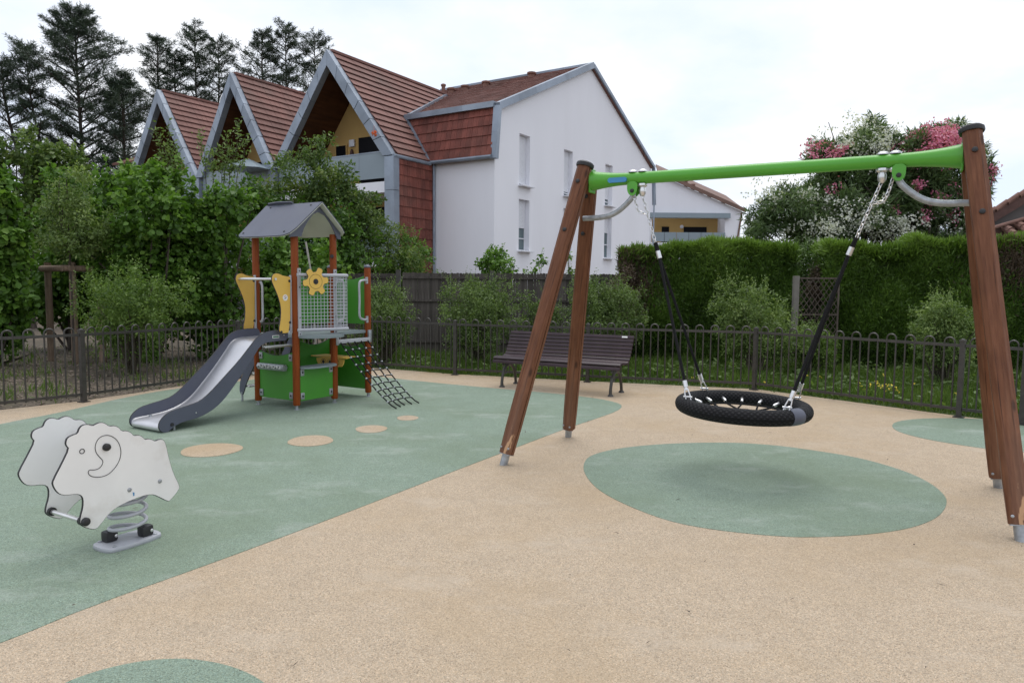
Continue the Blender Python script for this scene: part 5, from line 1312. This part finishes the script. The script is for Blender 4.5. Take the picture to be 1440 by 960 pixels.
cedar('many tipped cedar rising between the leftmost and middle gables', 272, 38, 50, 185, 120000, 12, zlow=.25, forks=4, dens=2.2)
cedar('open topped cedar just left of the tallest gable peak', 404, 36, 52, 180, 105000, 17, zlow=.25, forks=3, dens=2.0, lean=.3)

# ------------------------------------------------------------------ broad-leaved shrubs and trees on the left
def hazel(label, px, Y, ytop, wpx, n, L=.105, tone=.45, group='broad leaved hazels along the left side', **k):
    return shrub('hazel', label, 'shrub', 'hazel', px, Y, ytop, wpx, n, L, L * .80, group, rich=True, tone=tone, bark='bark', zlow=.05, sub=22, subr=.36, up=.55, nclump=10, fold=.10, r0=.035, **k)
hazel('bright hazel bush at the far left beside the staked young tree', -6, 13.2, 238, 125, 12000)
hazel('hazel bush behind the staked young tree', 100, 16.2, 246, 190, 15000, tone=.36)
hazel('tall hazel bush right of the staked young tree', 218, 14.0, 226, 170, 15000)
hazel('hazel bush closest to the slide tower on its left', 312, 14.6, 262, 150, 14000, tone=.42)
hazel('leafy hazel bush covering the foot of the leftmost gable', 168, 14.9, 236, 100, 8000, tone=.40)
hazel('low hazel bush seen between the tower posts', 408, 15.3, 345, 150, 9500, tone=.5)
def bigshrub(label, px, Y, ytop, wpx, n, tone=.5): return shrub('maple', label, 'tree', 'hazel2', px, Y, ytop, wpx, n, .15, .10, 'leafy trees at the foot of the cedars', rich=False, tone=tone, bark='bark', zlow=2.0, sub=20, subr=.30, nclump=9, r0=.06)
bigshrub('yellow green leafy tree below the far left cedar', 48, 24, 186, 130, 9000, .55)
bigshrub('pale leafy tree between the tallest cedar and the hazels', 108, 25, 208, 110, 6000, .62)
bigshrub('leafy tree at the left edge beneath the sky', -12, 23, 182, 60, 5000, .5)
# staked young tree
def young_tree():
    t = thing('young_tree', 'slender young tree with airy pale green crown held by log stakes', 'tree', (SC.x + .06, SC.y - .16, -.03)); Y = SC.y - .16
    top = at(105, 236, Y).z; b = MB(); b.tube(bez([(0, 0, 0), (.01, .0, 1.2), (-.01, .02, 2.2), (0, 0, top)], 14), [.022 * (1 - .8 * i / 12) + .003 for i in range(len(bez([(0, 0, 0), (.01, .0, 1.2), (-.01, .02, 2.2), (0, 0, top)], 14)))], 7); b.build('trunk', M['bark'], t)
    cl = [E(105, 262, Y, 26, 26), E(95, 300, Y, 38, 34), E(125, 305, Y, 36, 34), E(110, 345, Y, 46, 26), E(140, 335, Y, 26, 24), E(78, 335, Y, 24, 22)]
    foliage('crown', t, M['pitto'], cl, 8500, .060, .028, up=.3, sub=22, subr=.32, tone=.50)
    stems(t, 'branch', (SC.x + .06, Y, 2.2), cl, M['twig'], .012, 2)
young_tree()
shrub('evergreen_shrub', 'rounded evergreen shrub behind the railing in front of the log stakes', 'shrub', 'small', 185, 12.1, 386, 165, 17000, .050, .022, 'shrubs behind the railing', sub=26, subr=.28, nclump=12, zlow=.15)
shrub('gap_bush', 'dark bush filling the gap between the two hedges above the lattice panel', 'shrub', 'thuja', 1136, 17.2, 350, 170, 30000, .10, .03, tone=.2, sub=24, nclump=9)
shrub('dry_bush', 'small dry brown bush leaning over the lattice panel', 'shrub', 'dead', 1150, 14.4, 372, 46, 2600, .06, .018, tone=.5, sub=14, nclump=4, zlow=1.2)
_p = at(439, 392, 14.3); _q = at(430, 340, 14.3)
t = thing('plant_stake', 'thin pale stake standing behind the yellow gear wheel', 'stake', (_p.x, _p.y, 0))
b = MB(); b.tube([(_p.x + .06, _p.y, -.02), tuple(_p), tuple(_q)], .020, 8); b.build('pole', M['palebark'], t, 'W')
# tall thin shoots in front of the gables
def shoots(label, spots, Y, n):
    x0 = sum(s[0] for s in spots) / len(spots); base = at(x0, 400, Y); base.z = 0
    t = thing('shoot_bush', label, 'shrub', base, 0, 'bushes with long thin shoots'); b = MB(); P, D = [], []
    for x, y, yb, xb in spots:
        p, q = at(xb, yb, Y), at(x, y, Y); pts = bez([V((base.x + (p.x - base.x) * .5, base.y, 0.2)), p, p.lerp(q, .5) + V((.06, 0, .03)), q], 18); b.tube(pts, [.012 * (1 - .75 * i / (len(pts) - 1)) for i in range(len(pts))], 5)
        for i in range(n):
            u = .30 + .70 * RNG.random(); k = u * (len(pts) - 1); j = min(int(k), len(pts) - 2); P.append(tuple(pts[j].lerp(pts[j + 1], k - j) + V((random.gauss(0, .05), random.gauss(0, .05), random.gauss(0, .05))))); D.append((random.gauss(0, 1), random.gauss(0, 1), random.uniform(.2, 1)))
    b.build('shoot', M['twig'], t, 'W'); P = np.array(P) - np.array(base); m = len(P)
    link('leaves', leaf_mesh('leaves', M['pitto'], P, RNG.normal(size=(m, 3)) + [0, -.3, .6], np.array(D), .07 + .05 * RNG.random(m), .03 + .02 * RNG.random(m), .5 + RNG.normal(0, .2, m), .1), t, kind='stuff')
shoots('leggy bush with thin upright shoots in front of the leftmost gable', [(217, 178, 260, 228), (236, 172, 260, 238), (226, 195, 262, 236), (243, 200, 262, 246), (250, 215, 262, 252)], 16.5, 110)
shoots('leggy bush with thin upright shoots in front of the middle gable', [(335, 168, 262, 322), (318, 188, 262, 315), (345, 190, 265, 332), (307, 205, 265, 312), (280, 185, 262, 290), (296, 210, 264, 300), (328, 205, 266, 322)], 16.8, 120)
# trees in front of the facade
def facade_tree():
    Y = 17.6; base = at(430, 400, Y); base.z = 0
    t = thing('apple_tree', 'leafy pale green tree in front of the largest gable balcony', 'tree', base)
    cl = [E(447, 212, Y, 26, 26), E(430, 250, Y, 46, 34), E(465, 265, Y, 42, 36), E(400, 285, Y, 42, 34), E(480, 305, Y, 48, 40), E(430, 310, Y, 55, 40), E(510, 285, Y, 30, 20), E(370, 280, Y, 30, 26), E(520, 315, Y, 28, 26), E(455, 360, Y, 55, 45)]
    foliage('crown', t, M['willow'], cl, 19000, .095, .046, up=.35, sub=26, subr=.30, tone=.45)
    stems(t, 'trunk', base, cl, M['bark'], .06, 0, .1)
    t = thing('garden_bush', 'dark leafy bush at the foot of the apple tree behind the tower roof', 'shrub', at(390, 400, 16.8)); 
    cl = [E(372, 330, 16.8, 50, 55), E(345, 290, 16.8, 34, 34), E(440, 345, 16.8, 60, 55), E(480, 350, 17, 50, 50)]
    t.location.z = 0; WM[t.name] = Matrix.Translation(t.location)
    foliage('crown', t, M['hazel'], cl, 11000, .10, .066, up=.45, sub=24, subr=.32, tone=.30)
    stems(t, 'stem', tuple(t.location), cl, M['bark'], .04, 1)
facade_tree()
shrub('willow_shrub', 'feathery green shrub left of the white wall behind the boarded fence', 'shrub', 'willow', 545, 18.2, 306, 140, 17000, .085, .026, tone=.55, sub=26, subr=.30, nclump=10, up=.3, r0=.03, bark='bark')
shrub('laurel_bush', 'rounded leafy bush beside the downpipe of the white wall', 'shrub', 'hazel', 588, 18.3, 336, 95, 11000, .075, .045, tone=.45, sub=22, nclump=7, r0=.03, bark='bark')
for lab, px, yt, wp, n in (('small leafy bush in front of the white wall under its first window column', 696, 350, 88, 6000), ('low sprig of leaves on the fence top left of the swing post', 757, 358, 40, 1300), ('sprig of leaves showing between the two left swing legs', 796, 356, 22, 900)):
    shrub('wall_bush', lab, 'shrub', 'hazel', px, 17.6, yt, wp, n, .085, .055, 'bushes against the white wall', tone=.5, sub=16, nclump=5, r0=.02)
# shrubs in front of the boarded fence
for lab, mt, px, Y, yt, wp, n in (('grey green shrub just right of the tower net in front of the boarded fence', 'olive', 540, 13.8, 396, 105, 12000), ('widest grey green shrub left of the bench in front of the boarded fence', 'olive', 672, 13.6, 393, 135, 19000),
                                  ('grey green shrub behind the right end of the bench', 'olive', 850, 13.2, 388, 125, 17000), ('small shrub behind the bench back between the swing legs', 'olive', 770, 14.0, 420, 75, 6000),
                                  ('pale green shrub behind the railing left of the trellis', 'pitto', 1063, 12.3, 408, 130, 17000), ('pale green shrub behind the railing next to the front right swing leg', 'pitto', 1328, 11.2, 418, 110, 12000),
                                  ('low shrub behind the railing under the trellis', 'small', 1140, 12.6, 470, 90, 7000)):
    shrub('garden_shrub', lab, 'shrub', mt, px, Y, yt, wp, n, .046, .021, 'shrubs behind the railing', sub=26, subr=.29, nclump=11, zlow=.12, tone=.5, r0=.018)
shrub('dry_hedge', 'half dead brown hedge at the left end of the long green hedge', 'hedge', 'dead', 878, 14.9, 376, 70, 7000, .06, .02, sub=20, nclump=7, tone=.4)

# ------------------------------------------------------------------ rough grass, mulch chips, litter
def scatter(n, x0, x1, y0, y1, poly_in, poly_out=None):
    X = RNG.uniform(x0, x1, n); Y = RNG.uniform(y0, y1, n); k = inside(poly_in, X, Y)
    if poly_out is not None: k &= ~inside(poly_out, X, Y)
    return X[k], Y[k]
def grass(name, label, n, poly, h0, h1, cut=None, box=(-4, 10, 5, 17), tone=.5):
    X, Y = scatter(n, *box, poly, PLAYP)
    cl = np.sin(X * 2.1) * np.sin(Y * 1.7 + 1) + np.sin(X * 5.3 + 2) * np.sin(Y * 4.1) * .6
    if cut is not None: k = RNG.random(len(X)) < cut(X, Y, cl); X, Y, cl = X[k], Y[k], cl[k]
    m = len(X); P = np.stack([X, Y, np.full(m, -.02)], 1); D = RNG.normal(size=(m, 3)) * .42 + [0, 0, 1.0]; N = RNG.normal(size=(m, 3)) * [1, 1, .2]
    L = (h0 + (h1 - h0) * RNG.random(m) ** 1.6) * (1 + .28 * cl); W = .008 + .010 * RNG.random(m)
    link(name, leaf_mesh(name, M['grass'], P, N, D, L, W, tone + cl * .12 + RNG.normal(0, .17, m), .2), None, kind='stuff', label=label)
LAWN = [tuple(_o[i][:2]) for i in range(4, 12)] + [(16, 6), (16, 19), (-2.9, 19)]
BED = [tuple(_o[i][:2]) for i in range(0, 5)] + [(-2.9, 19), (-16, 19), (-16, 4)]
grass('grass', 'rough green grass between the railing and the hedges', 210000, LAWN, .06, .24, lambda X, Y, c: np.clip(1.0 + .5 * c - np.maximum(0, Y - 12.2) * .25, .12, 1), tone=.5)
grass('weeds', 'sparse weeds sprouting through the mulch', 60000, BED, .06, .20, lambda X, Y, c: np.where(c > .55, .55, .03), (-12, -2, 4, 17), .5)
X, Y = scatter(30000, -12, -2.5, 4, 17, BED, PLAYP); m = len(X)
link('wood_chips', leaf_mesh('wood_chips', M['chip'], np.stack([X, Y, -.012 + .02 * RNG.random(m)], 1), RNG.normal(size=(m, 3)) * .35 + [0, 0, 1], RNG.normal(size=(m, 3)) * [1, 1, .2], .03 + .05 * RNG.random(m), .012 + .016 * RNG.random(m), RNG.random(m), .05), None, kind='stuff', label='pale wood chips spread over the planting bed')
# broad weed leaves and yellow flowers in the grass
X, Y = scatter(4500, -3, 9, 7, 14, LAWN, PLAYP); m = len(X)
link('weed_leaves', leaf_mesh('weed_leaves', M['pitto'], np.stack([X, Y, .03 + .12 * RNG.random(m)], 1), RNG.normal(size=(m, 3)) * .5 + [0, -.2, 1], RNG.normal(size=(m, 3)) * [1, 1, .3], .07 + .08 * RNG.random(m), .03 + .03 * RNG.random(m), .32 + RNG.normal(0, .15, m), .1), None, kind='stuff', label='broad weed leaves among the grass')
c = G(1262, 566); q = []
P = np.array([[c.x + random.gauss(0, .16), c.y + .35 + random.gauss(0, .16), .10 + random.random() * .14] for _ in range(26)] + [[random.uniform(2.5, 6), random.uniform(9.4, 11.5), .12 + random.random() * .1] for _ in range(12)]); P = P[~inside(PLAYP, P[:, 0], P[:, 1])]; m = len(P)
P = np.repeat(P, 4, 0) + RNG.normal(size=(m * 4, 3)) * .006; m *= 4
link('yellow_flowers', leaf_mesh('yellow_flowers', M['yellow_flower'], P, RNG.normal(size=(m, 3)) * .4 + [0, -.5, 1], RNG.normal(size=(m, 3)), np.full(m, .022), np.full(m, .016), RNG.random(m), .1), None, kind='stuff', label='tiny yellow flowers in the grass by the railing')
# litter on the rubber surface
m = 260; X = RNG.uniform(-4, 6, m); Y = RNG.uniform(2.4, 10.5, m); k = inside(PLAYP, X, Y); X, Y = X[k], Y[k]; m = len(X)
link('leaf_litter', leaf_mesh('leaf_litter', M['litter'], np.stack([X, Y, np.full(m, .013)], 1), RNG.normal(size=(m, 3)) * .12 + [0, 0, 1], RNG.normal(size=(m, 3)) * [1, 1, .05], (.012 + .055 * RNG.random(m) ** 2.5), .004 + .009 * RNG.random(m) ** 2, RNG.random(m), .15), None, kind='stuff', label='scattered dry twigs and leaf bits on the rubber surface')
